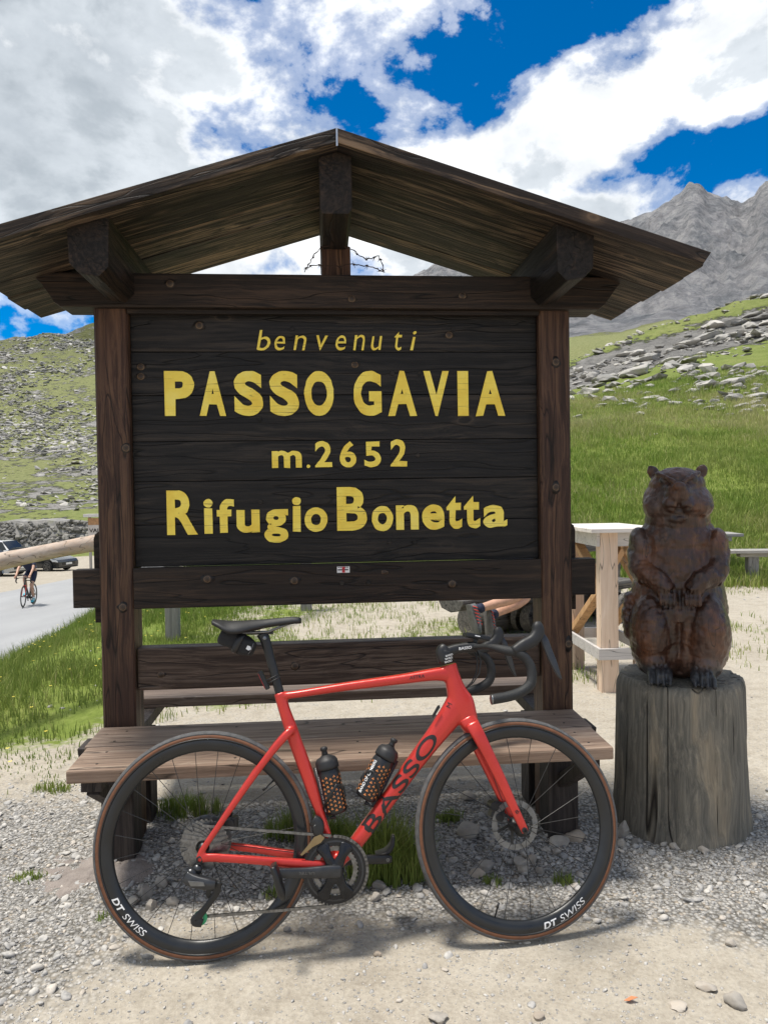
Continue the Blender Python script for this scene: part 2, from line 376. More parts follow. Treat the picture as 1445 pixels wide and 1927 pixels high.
def ground_mat():
    m, t, b = mat('ground'); P = N(t, 'ShaderNodeNewGeometry').outputs['Position']
    at = N(t, 'ShaderNodeAttribute', attribute_name='mask'); se = N(t, 'ShaderNodeSeparateColor'); L(t, at.outputs['Color'], se.inputs[0])
    gr, stn, rk = se.outputs[0], se.outputs[1], se.outputs[2]
    cd = N(t, 'ShaderNodeVectorMath', operation='LENGTH'); L(t, P, cd.inputs[0]); dist = cd.outputs['Value']
    # sand and trodden dirt
    na = NOISE(t, P, 1.3, 6, .6); nb = NOISE(t, P, 9, 8, .68); nc = NOISE(t, P, 70, 4, .7)
    dirt = RAMP(t, na, [(.3, (.3, .26, .205)), (.5, (.42, .375, .305)), (.7, (.51, .465, .39))])
    dirt = MIX(t, .55, dirt, RAMP(t, nb, [(.28, (.16, .138, .11)), (.46, (.4, .36, .295)), (.72, (.58, .54, .465))]))
    dirt = MIX(t, .35, dirt, RAMP(t, nc, [(.3, (.16, .13, .1)), (.65, (.5, .45, .37))]))
    vp = N(t, 'ShaderNodeTexVoronoi', inp={'Scale': 75.0}); L(t, P, vp.inputs['Vector'])
    vp2 = N(t, 'ShaderNodeTexVoronoi', inp={'Scale': 32.0}); L(t, P, vp2.inputs['Vector'])
    pr = N(t, 'ShaderNodeSeparateColor'); L(t, vp.outputs['Color'], pr.inputs[0])
    peb = MIX(t, 1.0, RAMP(t, pr.outputs[0], [(0, (.24, .235, .23)), (.5, (.4, .39, .37)), (.85, (.55, .53, .5)), (1, (.45, .38, .3))]), RAMP(t, vp.outputs['Distance'], [(.25, (1, 1, 1)), (.75, (.3, .29, .27))]), 'MULTIPLY')
    pm = MATH(t, 'MULTIPLY', RAMP(t, MATH(t, 'ADD', stn, MATH(t, 'MULTIPLY', MATH(t, 'SUBTRACT', nb, .5), .9)), [(.25, 0), (.5, 1)]), .9)
    sparse = MATH(t, 'MULTIPLY', RAMP(t, pr.outputs[1], [(.80, 0), (.84, 1)]), RAMP(t, vp.outputs['Distance'], [(.3, 1), (.4, 0)]))
    pm = MATH(t, 'MAXIMUM', pm, MATH(t, 'MULTIPLY', sparse, .8))
    base = MIX(t, pm, dirt, peb)
    # turf
    ga = NOISE(t, P, .22, 5, .6); gb = NOISE(t, P, 1.7, 6, .7); gc = NOISE(t, MAP(t, P, sc=(1, .5, 1)), 14, 5, .75)
    turf = RAMP(t, gb, [(.25, (.06, .09, .018)), (.45, (.13, .18, .03)), (.6, (.2, .235, .055)), (.78, (.3, .27, .11))])
    turf = MIX(t, .5, turf, RAMP(t, ga, [(.3, (.09, .15, .022)), (.5, (.16, .205, .04)), (.7, (.27, .25, .10))]))
    turf = MIX(t, .45, turf, RAMP(t, gc, [(.3, (.05, .075, .015)), (.55, (.17, .22, .045)), (.75, (.32, .31, .14))]))
    gm = RAMP(t, MATH(t, 'ADD', gr, MATH(t, 'MULTIPLY', MATH(t, 'SUBTRACT', nb, .5), 1.1)), [(.38, 0), (.58, 1)])
    turf = MIX(t, RAMP(t, MATH(t, 'DIVIDE', dist, 300.0), [(.08, 0), (.4, .75)]), turf, RAMP(t, gb, [(.3, (.10, .105, .05)), (.55, (.2, .2, .1)), (.75, (.29, .27, .16))]))
    base = MIX(t, gm, base, turf)
    # bedrock, boulder fields and scree
    ra = NOISE(t, MAP(t, P, sc=(1, 1, 1.6)), .16, 10, .68); rb = NOISE(t, MAP(t, P, sc=(1, .6, 2)), .75, 9, .72); rc = NOISE(t, P, .03, 8, .65)
    vr = N(t, 'ShaderNodeTexVoronoi', inp={'Scale': .62}); L(t, MAP(t, P, sc=(1, .55, 1.4)), vr.inputs['Vector'])
    rock = RAMP(t, rb, [(.28, (.07, .068, .066)), (.45, (.2, .195, .185)), (.6, (.33, .32, .3)), (.78, (.48, .46, .43))])
    rock = MIX(t, .45, rock, RAMP(t, ra, [(.3, (.09, .09, .09)), (.55, (.27, .26, .245)), (.75, (.4, .37, .335))]))
    mount = MIX(t, .42, RAMP(t, NOISE(t, MAP(t, P, sc=(1, .7, .5), rot=(0, .5, 0)), .055, 12, .76), [(.36, (.06, .068, .08)), (.48, (.22, .228, .245)), (.60, (.45, .445, .445))]), RAMP(t, rc, [(.38, (.17, .185, .2)), (.6, (.44, .42, .42))]))  # far mountain rock: haze put into the colour, paler and bluer
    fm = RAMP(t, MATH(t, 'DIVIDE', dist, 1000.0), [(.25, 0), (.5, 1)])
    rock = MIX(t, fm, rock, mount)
    jit = MATH(t, 'ADD', MATH(t, 'MULTIPLY', MATH(t, 'SUBTRACT', rb, .5), 1.7), MATH(t, 'MULTIPLY', MATH(t, 'SUBTRACT', ra, .5), 1.6))
    rm = RAMP(t, MATH(t, 'ADD', rk, MATH(t, 'MULTIPLY', jit, RAMP(t, rk, [(.02, 0), (.25, 1), (.9, .8), (1, .25)]))), [(.42, 0), (.55, 1)])
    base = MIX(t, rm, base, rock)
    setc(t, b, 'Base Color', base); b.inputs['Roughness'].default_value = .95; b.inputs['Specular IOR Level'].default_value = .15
    hn = MATH(t, 'ADD', MATH(t, 'MULTIPLY', nb, .02), MATH(t, 'MULTIPLY', MATH(t, 'MULTIPLY', vp.outputs['Distance'], pm), -.012))
    hn = MATH(t, 'ADD', hn, MATH(t, 'MULTIPLY', nc, .006))
    hf = MATH(t, 'ADD', MATH(t, 'MULTIPLY', MATH(t, 'MULTIPLY', rb, rm), 1.1), MATH(t, 'ADD', MATH(t, 'MULTIPLY', gc, .05), MATH(t, 'MULTIPLY', gb, .12)))
    hf = MATH(t, 'ADD', hf, MATH(t, 'MULTIPLY', MATH(t, 'MULTIPLY', NOISE(t, MAP(t, P, sc=(1, .8, .6)), .04, 10, .72), fm), 28.0))
    fk = RAMP(t, MATH(t, 'DIVIDE', dist, 30.0), [(.25, 0), (.45, 1)])
    hh = MATH(t, 'ADD', MATH(t, 'MULTIPLY', hn, MATH(t, 'SUBTRACT', 1.0, fk)), MATH(t, 'MULTIPLY', hf, fk))
    bump(t, b, hh, .9, 1.0)
    return m
ground = link('ground', build_ground(), ground_mat()); tag(ground, kind='structure')
# ------------------------------------------------------------------ road
def road():
    Y = np.concatenate([np.linspace(-12, 12, 25), np.linspace(12.5, 62, 60)]); V = []; nx = 9
    for y in Y:
        w = -15.2-.06*(y-30)*(y > 30)
        for i in range(nx):
            f = i/(nx-1); x = -6.55+(w+6.55)*f; V.append((x, y, float(road_z(np.array(y)))+.05*math.sin(math.pi*f)))
    idx = np.arange(len(Y)*nx).reshape(len(Y), nx)
    q = np.stack([idx[:-1, :-1], idx[:-1, 1:], idx[1:, 1:], idx[1:, :-1]], -1).reshape(-1, 4)
    m, t, b = mat('asphalt'); P = N(t, 'ShaderNodeNewGeometry').outputs['Position']
    a = NOISE(t, MAP(t, P, sc=(1, .25, 1)), .9, 6, .6); f = NOISE(t, P, 120, 3, .7)
    setc(t, b, 'Base Color', MIX(t, .4, RAMP(t, a, [(.3, (.26, .265, .275)), (.7, (.36, .365, .37))]), RAMP(t, f, [(.3, (.16, .16, .165)), (.7, (.42, .42, .42))])))
    b.inputs['Roughness'].default_value = .8; bump(t, b, f, .3, .004)
    o = link('road', npmesh('road', V, q), m); tag(o, kind='structure')
    V = []; 
    ys = np.linspace(-12, 62, 75)
    for y in ys:
        for x in (-6.85, -6.97): V.append((x, y, float(road_z(np.array(y)))+.05*math.sin(math.pi*(x+6.55)/-8.65)+.004))
    F = [(2*i, 2*i+1, 2*i+3, 2*i+2) for i in range(len(ys)-1)]
    o2 = link('edge_line', npmesh('edge_line', V, F), plain('road_paint', (.78, .78, .76), .7, var=.1, scale=8), o)
road()
# ------------------------------------------------------------------ scatter helpers
def ico(sub):
    bm = bmesh.new(); bmesh.ops.create_icosphere(bm, subdivisions=sub, radius=1)
    V = np.array([v.co[:] for v in bm.verts]); F = np.array([[v.index for v in f.verts] for f in bm.faces]); bm.free(); return V, F
def rock_shape(sub, seed, amp=.28, flat=1.0, cuts=6):
    V, F = ico(sub); r = np.random.RandomState(seed); V = V.copy()
    for _ in range(cuts):
        n = r.normal(size=3); n /= np.linalg.norm(n); h = r.uniform(.5, .85); d = V@n
        V -= np.outer(np.clip(d-h, 0, None)*.9, n)
    off = r.rand(3)*40
    V = np.array([v*(1+amp*_fr(Vector(v*1.3+off), 1.0, 2.0, 4)) for v in V]); V[:, 2] *= flat
    return V, F
def rots(n, r, tilt=.4):
    a = r.uniform(0, 2*np.pi, n); b = r.normal(0, tilt, n); c = r.normal(0, tilt, n)
    ca, sa, cb_, sb, cc_, sc_ = np.cos(a), np.sin(a), np.cos(b), np.sin(b), np.cos(c), np.sin(c)
    Z = np.zeros(n); O = np.ones(n)
    Rz = np.stack([ca, -sa, Z, sa, ca, Z, Z, Z, O], -1).reshape(n, 3, 3); Rx = np.stack([O, Z, Z, Z, cb_, -sb, Z, sb, cb_], -1).reshape(n, 3, 3); Ry = np.stack([cc_, Z, sc_, Z, O, Z, -sc_, Z, cc_], -1).reshape(n, 3, 3)
    return Rz@Rx@Ry
def scatter_mesh(name, shapes, P, sc, r, tilt=.4, flat=False):
    n = len(P); R = rots(n, r, tilt); Vs = []; Fs = []; C = []; base = 0; pick = r.randint(0, len(shapes), n)
    for k, (bv, bf) in enumerate(shapes):
        i = np.where(pick == k)[0]
        if not len(i): continue
        V = np.einsum('nij,nvj->nvi', R[i], bv[None]*sc[i][:, None, :])+P[i][:, None, :]
        F = bf[None]+(np.arange(len(i))*len(bv))[:, None, None]+base
        Vs.append(V.reshape(-1, 3)); Fs.append(F.reshape(-1, 3)); base += len(i)*len(bv)
        C.append(np.repeat(r.rand(len(i)), len(bv)))
    me = npmesh(name, np.concatenate(Vs), np.concatenate(Fs), not flat)
    a = me.attributes.new('rnd', 'FLOAT', 'POINT'); a.data.foreach_set('value', np.concatenate(C).astype(np.float32))
    return me
def stone_mat(name, stops, scale=30, attr=True, lich=False, bmp=.5, bd=.004):
    m, t, b = mat(name); v, r = objco(t)
    f = N(t, 'ShaderNodeAttribute', attribute_name='rnd').outputs['Fac'] if attr else r
    n = NOISE(t, v, scale, 8, .65); n2 = NOISE(t, v, scale*.22, 5, .6)
    c = MIX(t, .45, RAMP(t, f, stops), RAMP(t, n, [(.3, stops[0][1]), (.55, stops[len(stops)//2][1]), (.75, stops[-1][1])]))
    c = MIX(t, 1.0, c, RAMP(t, n2, [(.3, (.72, .72, .72)), (.7, (1.12, 1.1, 1.06))]), 'MULTIPLY')
    if lich: c = MIX(t, RAMP(t, NOISE(t, v, scale*.5, 5, .7), [(.58, 0), (.66, .7)]), c, (.13, .14, .06))
    setc(t, b, 'Base Color', c); b.inputs['Roughness'].default_value = .88; b.inputs['Specular IOR Level'].default_value = .25
    bump(t, b, n, bmp, bd); return m
M_gravel = stone_mat('gravel', [(0, (.2, .2, .205)), (.3, (.36, .355, .35)), (.6, (.47, .455, .43)), (.82, (.58, .56, .53)), (.93, (.48, .4, .31)), (1, (.66, .64, .61))], 60)
M_stone = stone_mat('field_stone', [(0, (.22, .21, .2)), (.35, (.33, .315, .29)), (.7, (.46, .42, .37)), (1, (.43, .34, .25))], 22, attr=False)
M_rock = stone_mat('alpine_rock', [(0, (.2, .2, .195)), (.4, (.33, .325, .31)), (.75, (.47, .455, .43)), (1, (.56, .54, .51))], 1.6, attr=False, lich=True, bmp=.8, bd=.15)
M_rocks = stone_mat('alpine_stones', [(0, (.16, .16, .16)), (.4, (.32, .315, .3)), (.75, (.47, .455, .43)), (1, (.56, .54, .51))], .8, attr=True, lich=True, bmp=.8, bd=.15)
# ================================================================== welcome sign and its benches
SO = Vector((-0.1936, 3.0749, 0)); SPSI = math.radians(4.7)
SX = Vector((math.cos(SPSI), math.sin(SPSI), 0)); SY = Vector((-math.sin(SPSI), math.cos(SPSI), 0))
def SL(px, py, yl):
    """photo pixel -> (x, z) on the sign's own plane y = yl"""
    d = ray(px, py); P = CC + d*(((SO+SY*yl-CC).dot(SY))/d.dot(SY)); return (P-SO).dot(SX), P.z
WD = dict(dark=(.007, .0055, .005), mid=(.017, .012, .0095), light=(.038, .025, .017))
M_board = wood('board_wood', (.0035, .0036, .0042), (.008, .0075, .0078), (.02, .017, .0155), 'x', .5, worn=(.075, .058, .044), wornamt=.38, knots=.55, bmp=.5)
M_beamx = wood('beam_wood', **WD, axis='x', worn=(.085, .05, .03), wornamt=.45, knots=.6, bmp=.5)
M_beamy = wood('purlin_wood', dark=(.005, .004, .0038), mid=(.011, .0085, .007), light=(.026, .018, .013), axis='y', worn=(.085, .05, .03), wornamt=.4, knots=.4, bmp=.5)
M_post = wood('post_wood', (.017, .0095, .0075), (.05, .0255, .0175), (.11, .056, .034), 'z', .55, worn=(.16, .09, .05), wornamt=.5, knots=.8, bmp=.5)
M_roof = wood('roof_wood', (.007, .0056, .0052), (.019, .0132, .0105), (.045, .03, .021), 'x', .65, worn=(.24, .165, .105), wornamt=.9, knots=.6, bmp=.6)
M_seat = wood('seat_wood', (.11, .077, .058), (.215, .158, .122), (.34, .262, .208), 'x', .6, worn=(.40, .33, .27), wornamt=.6, knots=.5, bmp=.5)
M_back = wood('backrest_wood', (.018, .012, .01), (.045, .029, .021), (.085, .056, .04), 'x', .55, worn=(.2, .15, .115), wornamt=.5, knots=.6, bmp=.5)
M_leg = wood('leg_wood', (.016, .013, .013), (.034, .028, .027), (.06, .05, .046), 'z', .65, worn=(.11, .095, .08), wornamt=.4, knots=.2)
M_steel = plain('galvanised_steel', (.55, .56, .57), .35, 1.0, .15)
sign = thing('welcome_sign', 'tall dark timber welcome sign with a small gable roof and yellow lettering', 'sign', SO, SPSI)
def sb(name, x0, x1, y0, y1, z0, z1, m_, par=sign, bev=.006):
    return MB().box(x0, x1, y0, y1, z0, z1).build(name, m_, par, bevel=bev)
for x0, x1 in ((-.962, -.830), (.861, .993)):
    # square post with worn arrises and a shallow drying crack
    p = MB().prism([(x0+.008, 0), (x1-.008, 0), (x1, .008), (x1, .137), (x1-.008, .145), (x0+.008, .145), (x0, .137), (x0, .008)], -.15, 2.19, 'z').build('post', M_post, sign)
zs = [2.196, 2.02, 1.842, 1.653, 1.489, 1.312, 1.138]
for i in range(6):
    dy = random.uniform(-.002, .002)
    sb('board_plank', -.828, .859, .040+dy, .075+dy, zs[i+1]+.0012, zs[i]-.0012, M_board, bev=.003)
sb('gap_backing', -.828, .859, .078, .095, 1.138, 2.18, M_board, bev=0)  # unseen backing, added to stop light leaking through the plank gaps
def beam_profile(xl, xr, z0, z1):
    # head beam with the carved, stepped ends seen in the photograph
    L_ = [(xl, z1), (xl, z1-.018), (xl+.028, z1-.045), (xl+.055, z1-.085), (xl+.075, z0+.018), (xl+.10, z0)]
    R_ = [(xr-.10, z0), (xr-.072, z0+.02), (xr-.05, z1-.085), (xr-.024, z1-.048), (xr, z1-.02), (xr, z1)]
    return L_+R_
MB().prism(beam_profile(-1.178, 1.206, 2.185, 2.32), -.03, .115).build('head_beam', M_beamx, sign, bevel=.006)
sb('head_trim', -.829, .860, -.004, .030, 2.166, 2.184, M_beamx, bev=.003)
MB().box(-1.077, 1.106, .028, .098, .978, 1.134).build('bottom_beam', M_beamx, sign, bevel=.006)
sb('board_batten', -.829, .860, .0005, .0275, .972, 1.139, M_beamx, bev=.006)
for x0, x1 in ((-1.012, -.964), (.995, 1.043)):
    MB().prism([(x0, .905), (x1, .905), (x1, 1.285), (x0+.02, 1.285), (x0+.006, 1.275), (x0, 1.255)] if x0 < 0 else [(x0, .905), (x1, .905), (x1, 1.255), (x1-.006, 1.275), (x1-.02, 1.285), (x0, 1.285)], .1, .155).build('locking_wedge', M_beamx, sign, bevel=.004)
# roof
EZ, RZ, EX, YF, YB = 2.279, 2.692, 1.348, -.425, .452
sl = math.atan2(RZ-EZ, EX); ux = Vector((math.cos(sl), 0, -math.sin(sl)))
nrm = Vector((math.sin(sl), 0, math.cos(sl)))
RX0 = .012
wids = [.0, .165, .345, .52, .70, YB-YF]
ln = EX/math.cos(sl)
for s in (-1, 1):
    RM = Matrix.Translation((RX0+s*.003, 0, RZ)) @ (Matrix.Rotation(sl, 4, 'Y') if s > 0 else Matrix.Rotation(math.pi, 4, 'Z') @ Matrix.Rotation(sl, 4, 'Y'))
    def roofpart(name, mbx, bev=.003):
        o = mbx.build(name, M_roof, sign, bevel=bev); o.matrix_local = RM; return o
    for i in range(5):
        y0 = YF+wids[i]+.0015; y1 = YF+wids[i+1]-.0015; j = random.uniform(-.004, .004)
        e0 = ln+(random.uniform(-.008, .008) if i else 0)
        if s < 0: y0, y1 = -y1, -y0
        roofpart('roof_plank', MB().box(0, e0, y0, y1, -.032+j, 0))
    y0, y1 = YF-.028, YF-.002
    if s < 0: y0, y1 = -y1, -y0
    roofpart('barge_board', MB().prism([(-.004, .012), (ln+.004, .012), (ln-.012, -.036), (.010, -.036)], y0, y1))
sb('ridge_flashing', RX0-.003, RX0+.003, YF-.0295, YF-.0285, RZ-.05, RZ+.012, M_steel, bev=0)
def zroof(x): return RZ-abs(x-RX0)*math.tan(sl)-.036/math.cos(sl)
MB().prism([(-.052, zroof(-.052)), (RX0, zroof(RX0)), (.066, zroof(.066)), (.064, 2.45), (.052, 2.432), (-.042, 2.432), (-.05, 2.45)], -.385, .40).build('ridge_beam', M_beamy, sign, bevel=.005)
MB().box(-.046, .072, .0, .11, 2.315, 2.445).build('king_post', M_post, sign, bevel=.005)
for s in (-1, 1):
    a, b_ = .80, .945
    P = [(a, zroof(a)), (b_, zroof(b_)), (b_-.005, 2.25), (b_-.04, 2.212), (a+.04, 2.2), (a+.005, 2.235)]
    P = [(RX0+s*x, z) for x, z in P]
    MB().prism(P, -.385, .40).build('purlin', M_beamy, sign, bevel=.006)
# ------------------------------------------------------------------ lettering (hand-painted, photo positions)
def paint_mat(name):
    m, t, b = mat(name); v = N(t, 'ShaderNodeTexCoord').outputs['Object']
    f = NOISE(t, MAP(t, v, sc=(3, 90, 150)), 1.0, 6, .7); g = NOISE(t, MAP(t, v, sc=(9, 9, 9)), 1.0, 5, .6); k = NOISE(t, MAP(t, v, sc=(25, 60, 60)), 1.0, 5, .7)
    c = RAMP(t, g, [(.3, (.86, .60, .06)), (.55, (.96, .755, .11)), (.75, (.97, .82, .2))])
    c = MIX(t, RAMP(t, f, [(.30, 1), (.42, 0)]), c, (.16, .1, .03))
    c = MIX(t, RAMP(t, k, [(.26, .8), (.36, 0)]), c, (.07, .05, .03))
    setc(t, b, 'Base Color', c); b.inputs['Roughness'].default_value = .6; bump(t, b, f, .4, .003); return m
M_paint = paint_mat('yellow_paint')
def on_board(x, y, d): return (x, .0385-d-.0015, y)
def glyph(ch, x0, x1, y0, y1, off=.0, shear=0.0, jit=.0014):
    me = text_mesh(ch, offset=off, extrude=.004, shear=shear, res=8)
    q0 = SL(230+x0/1.762, 580+y1/1.762, .038); q1 = SL(230+x1/1.762, 580+y0/1.762, .038)
    bm = bmesh.new(); bm.from_mesh(me); bmesh.ops.remove_doubles(bm, verts=bm.verts, dist=1e-5); bm.to_mesh(me); bm.free()
    V = np.array([v.co[:] for v in me.vertices]); a = V.min(0); b = V.max(0); sz = random.random()*50
    for v, c in zip(me.vertices, V):
        x = q0[0]+(c[0]-a[0])/(b[0]-a[0])*(q1[0]-q0[0]); z = q0[1]+(c[1]-a[1])/(b[1]-a[1])*(q1[1]-q0[1])
        nx = _n3(Vector((x*55+sz, z*55, 1)))*jit*1.6; nz = _n3(Vector((x*55, z*55+sz, 9)))*jit*1.6
        v.co = (x+nx, .0375 - (0.0025 if c[2] > 0 else -.002), z+nz)
    return link('letter', me, M_paint, sign)
LT = []
for ch, a, b_ in (('P', 142, 237), ('A', 258, 343), ('S', 372, 466), ('S', 490, 585), ('O', 605, 700), ('G', 768, 858), ('A', 882, 975), ('V', 1000, 1082), ('I', 1113, 1146), ('A', 1172, 1268)):
    glyph(ch, a, b_, 208, 357, .045)
for ch, a, b_, y0 in (('b', 446, 490, 72), ('e', 505, 540, 92), ('n', 568, 610, 90), ('v', 645, 682, 90), ('e', 708, 742, 90), ('n', 765, 805, 88), ('u', 825, 862, 92), ('t', 903, 928, 78), ('i', 955, 975, 76)):
    glyph(ch, a, b_, y0, 139, -.004, .18)
for ch, a, b_, y0, y1 in (('m', 497, 595, 472, 530), ('.', 612, 623, 518, 529), ('2', 640, 695, 440, 528), ('6', 722, 775, 440, 528), ('5', 803, 857, 442, 527), ('2', 890, 943, 434, 525)):
    glyph(ch, a, b_, y0, y1, .028)
for ch, a, b_, y0, y1 in (('R', 150, 248, 603, 752), ('i', 272, 300, 632, 748), ('f', 315, 370, 632, 745), ('u', 380, 455, 668, 745), ('g', 472, 550, 666, 778), ('i', 565, 592, 625, 741), ('o', 605, 680, 660, 742), ('B', 713, 810, 592, 738), ('o', 828, 897, 655, 740), ('n', 908, 982, 652, 735), ('e', 995, 1068, 650, 735), ('t', 1075, 1125, 622, 732), ('t', 1133, 1185, 620, 730), ('a', 1197, 1275, 652, 728)):
    glyph(ch, a, b_, y0, y1, .034)
# wooden dowel plugs in the boards
for cx, cy in ((895, 216), (985, 218), (455, 367), (545, 365), (458, 642), (545, 640), (885, 777), (970, 777), (895, 488), (980, 488), (563, 68), (1098, 70), (728, 908), (815, 906)):
    x, z = SL(230+cx/1.762, 580+cy/1.762, .038); y = .0375 if cy < 850 else -.002
    MB().lathe([(.0095, -.004), (.0095, .0012), (.0085, .002)], 14, Matrix.Translation((x, y, z)) @ Matrix.Rotation(math.pi/2, 4, 'X')).build('dowel_plug', M_board, sign)
# knots in the timber where the photograph shows them
def knot_mat():
    m, t, b = mat('knot'); v = N(t, 'ShaderNodeTexCoord').outputs['Object']
    ln_ = N(t, 'ShaderNodeVectorMath', operation='LENGTH'); L(t, MAP(t, v, sc=(1, 0, 1)), ln_.inputs[0]); d = MATH(t, 'ADD', ln_.outputs['Value'], MATH(t, 'MULTIPLY', MATH(t, 'SUBTRACT', NOISE(t, v, 120, 3), .5), .006))
    setc(t, b, 'Base Color', RAMP(t, MATH(t, 'MULTIPLY', d, 50.0), [(0, (.05, .03, .02)), (.2, (.02, .013, .009)), (.36, (.075, .048, .03)), (.45, (.025, .016, .011)), (.62, (.15, .095, .055)), (.75, (.03, .02, .014)), (1, (.012, .009, .008))])); b.inputs['Roughness'].default_value = .6
    bump(t, b, NOISE(t, v, 200, 3), .5, .003); return m
M_knot = knot_mat()
for a, b_, yl, wv_, hv in ((390, 1090, -.0005, 13, 8), (554, 1093, -.0005, 11, 8), (851, 1099, -.0005, 10, 8), (724, 1077, -.0005, 7, 4), (375, 612, .0375, 12, 9), (845, 630, .0375, 9, 7), (265, 690, .0375, 9, 6), (668, 686, .0375, 8, 6), (265, 708, .0375, 10, 6), (320, 533, -.031, 9, 8), (662, 562, -.031, 8, 6), (870, 556, -.031, 9, 5), (1046, 681, -.001, 8, 12), (1046, 917, -.001, 8, 13), (1070, 1212, -.001, 7, 16), (237, 843, -.001, 8, 10), (231, 1143, -.001, 9, 10), (303, 1270, .021, 8, 6), (555, 1254, .021, 8, 8), (985, 1210, .021, 7, 6)):
    x, z = SL(a, b_, yl); k = 3.05/FPX
    V = [(0, -.0004, 0)]+[(wv_*k*math.cos(t)*(1+.2*math.sin(3*t+a)+.1*math.sin(5*t+b_)), -.0004, hv*k*math.sin(t)*(1+.1*math.sin(2*t+b_))) for t in [2*math.pi*i/22 for i in range(22)]]+[(wv_*k*math.cos(2*math.pi*i/22), .004, hv*k*math.sin(2*math.pi*i/22)) for i in range(22)]
    o = MB().add(V, [(0, 1+i, 1+(i+1) % 22) for i in range(22)]+[(1+i, 23+i, 23+(i+1) % 22, 1+(i+1) % 22) for i in range(22)]).build('knot', M_knot, sign, smooth=True); o.location = (x, yl, z)
# sticker: white with a red cross band and small dark marks
x, z = SL(646, 1072, 0)
st = sb('sticker', x-.026, x+.026, -.0012, .0004, z-.013, z+.013, plain('sticker_white', (.75, .75, .75), .4), bev=0)
sb('sticker_print', x-.005, x+.007, -.002, -.0013, z-.012, z+.012, plain('sticker_red', (.5, .03, .04), .4), st, 0)
sb('sticker_print', x-.023, x+.020, -.002, -.0013, z-.003, z+.002, plain('sticker_ink', (.03, .03, .05), .4), st, 0)
for i in range(5): sb('sticker_print', x-.022+i*.009, x-.016+i*.009, -.002, -.0013, z+.008, z+.0115, bpy.data.materials['sticker_ink'], st, 0)
# ------------------------------------------------------------------ front bench
bench = thing('wooden_bench', 'weathered brown plank bench in front of the sign, bicycle leaning before it', 'bench', SO, SPSI, 'benches built onto the sign')
def plank(par, x0, x1, y0, y1, z0, z1, m_, name='seat_plank', skew=0.0, bev=.007):
    V = []
    for z in (z0, z1):
        V += [(x0+skew, y0, z), (x1-skew, y0, z), (x1, y1, z), (x0, y1, z)]
    return MB().add(V, [(3, 2, 1, 0), (4, 5, 6, 7), (0, 1, 5, 4), (1, 2, 6, 5), (2, 3, 7, 6), (3, 0, 4, 7)]).build(name, m_, par, bevel=bev)
plank(bench, -.945, .972, -.503, -.258, .456, .5, M_seat, skew=.004)
plank(bench, -.962, .985, -.252, -.018, .457, .5, M_seat, skew=.004)
sb('backrest', -.826, .857, .022, .10, .632, .808, M_back, bench, .012)
for s in (-1, 1):
    xc = -.875 if s < 0 else .902; w = .062
    # thick leg with a carved bracket stepping out under the seat
    P = [(xc-w, -.12), (xc+w, -.12), (xc+w, .30), (xc+w+(.03 if s > 0 else .0), .345), (xc+w+(.05 if s > 0 else .0), .40), (xc+w+(.075 if s > 0 else .0), .415), (xc+w+(.08 if s > 0 else 0), .455),
         (xc-w-(.085 if s < 0 else 0), .455), (xc-w-(.08 if s < 0 else 0), .415), (xc-w-(.05 if s < 0 else 0), .39), (xc-w-(.035 if s < 0 else 0), .345), (xc-w, .30)]
    MB().prism(P, -.135, -.005).build('leg', M_leg, bench, bevel=.005)
    MB().beam((xc, -.45, .43), (xc, -.136, .43), .07, .05).build('seat_bearer', M_leg, bench, bevel=.004)
    MB().beam((xc, -.42, .41), (xc, -.13, .24), .045, .05).build('brace', M_leg, bench, bevel=.004)
M_nail = plain('nail_head', (.02, .018, .016), .5, .6)
for x in (-.86, -.4, .05, .5, .9):
    for y in (-.44, -.32, -.2, -.08):
        MB().lathe([(.005, 0), (.005, .0008), (.003, .0012)], 8, Matrix.Translation((x+random.uniform(-.02, .02), y, .5))).build('nail', M_nail, bench)
# rear bench, back to back with it
bench2 = thing('wooden_bench', 'plank bench on the far side of the sign, seen through the gap', 'bench', SO, SPSI, 'benches built onto the sign')
plank(bench2, -.96, .985, .40, .575, .455, .5, M_seat); plank(bench2, -.96, .985, .582, .76, .455, .5, M_seat)
for xc in (-.885, .91):
    MB().box(xc-.06, xc+.06, .2, .33, -.12, .40).build('leg', M_leg, bench2, bevel=.005)
    MB().beam((xc, .146, .428), (xc, .70, .428), .09, .05).build('seat_bearer', M_leg, bench2, bevel=.004)
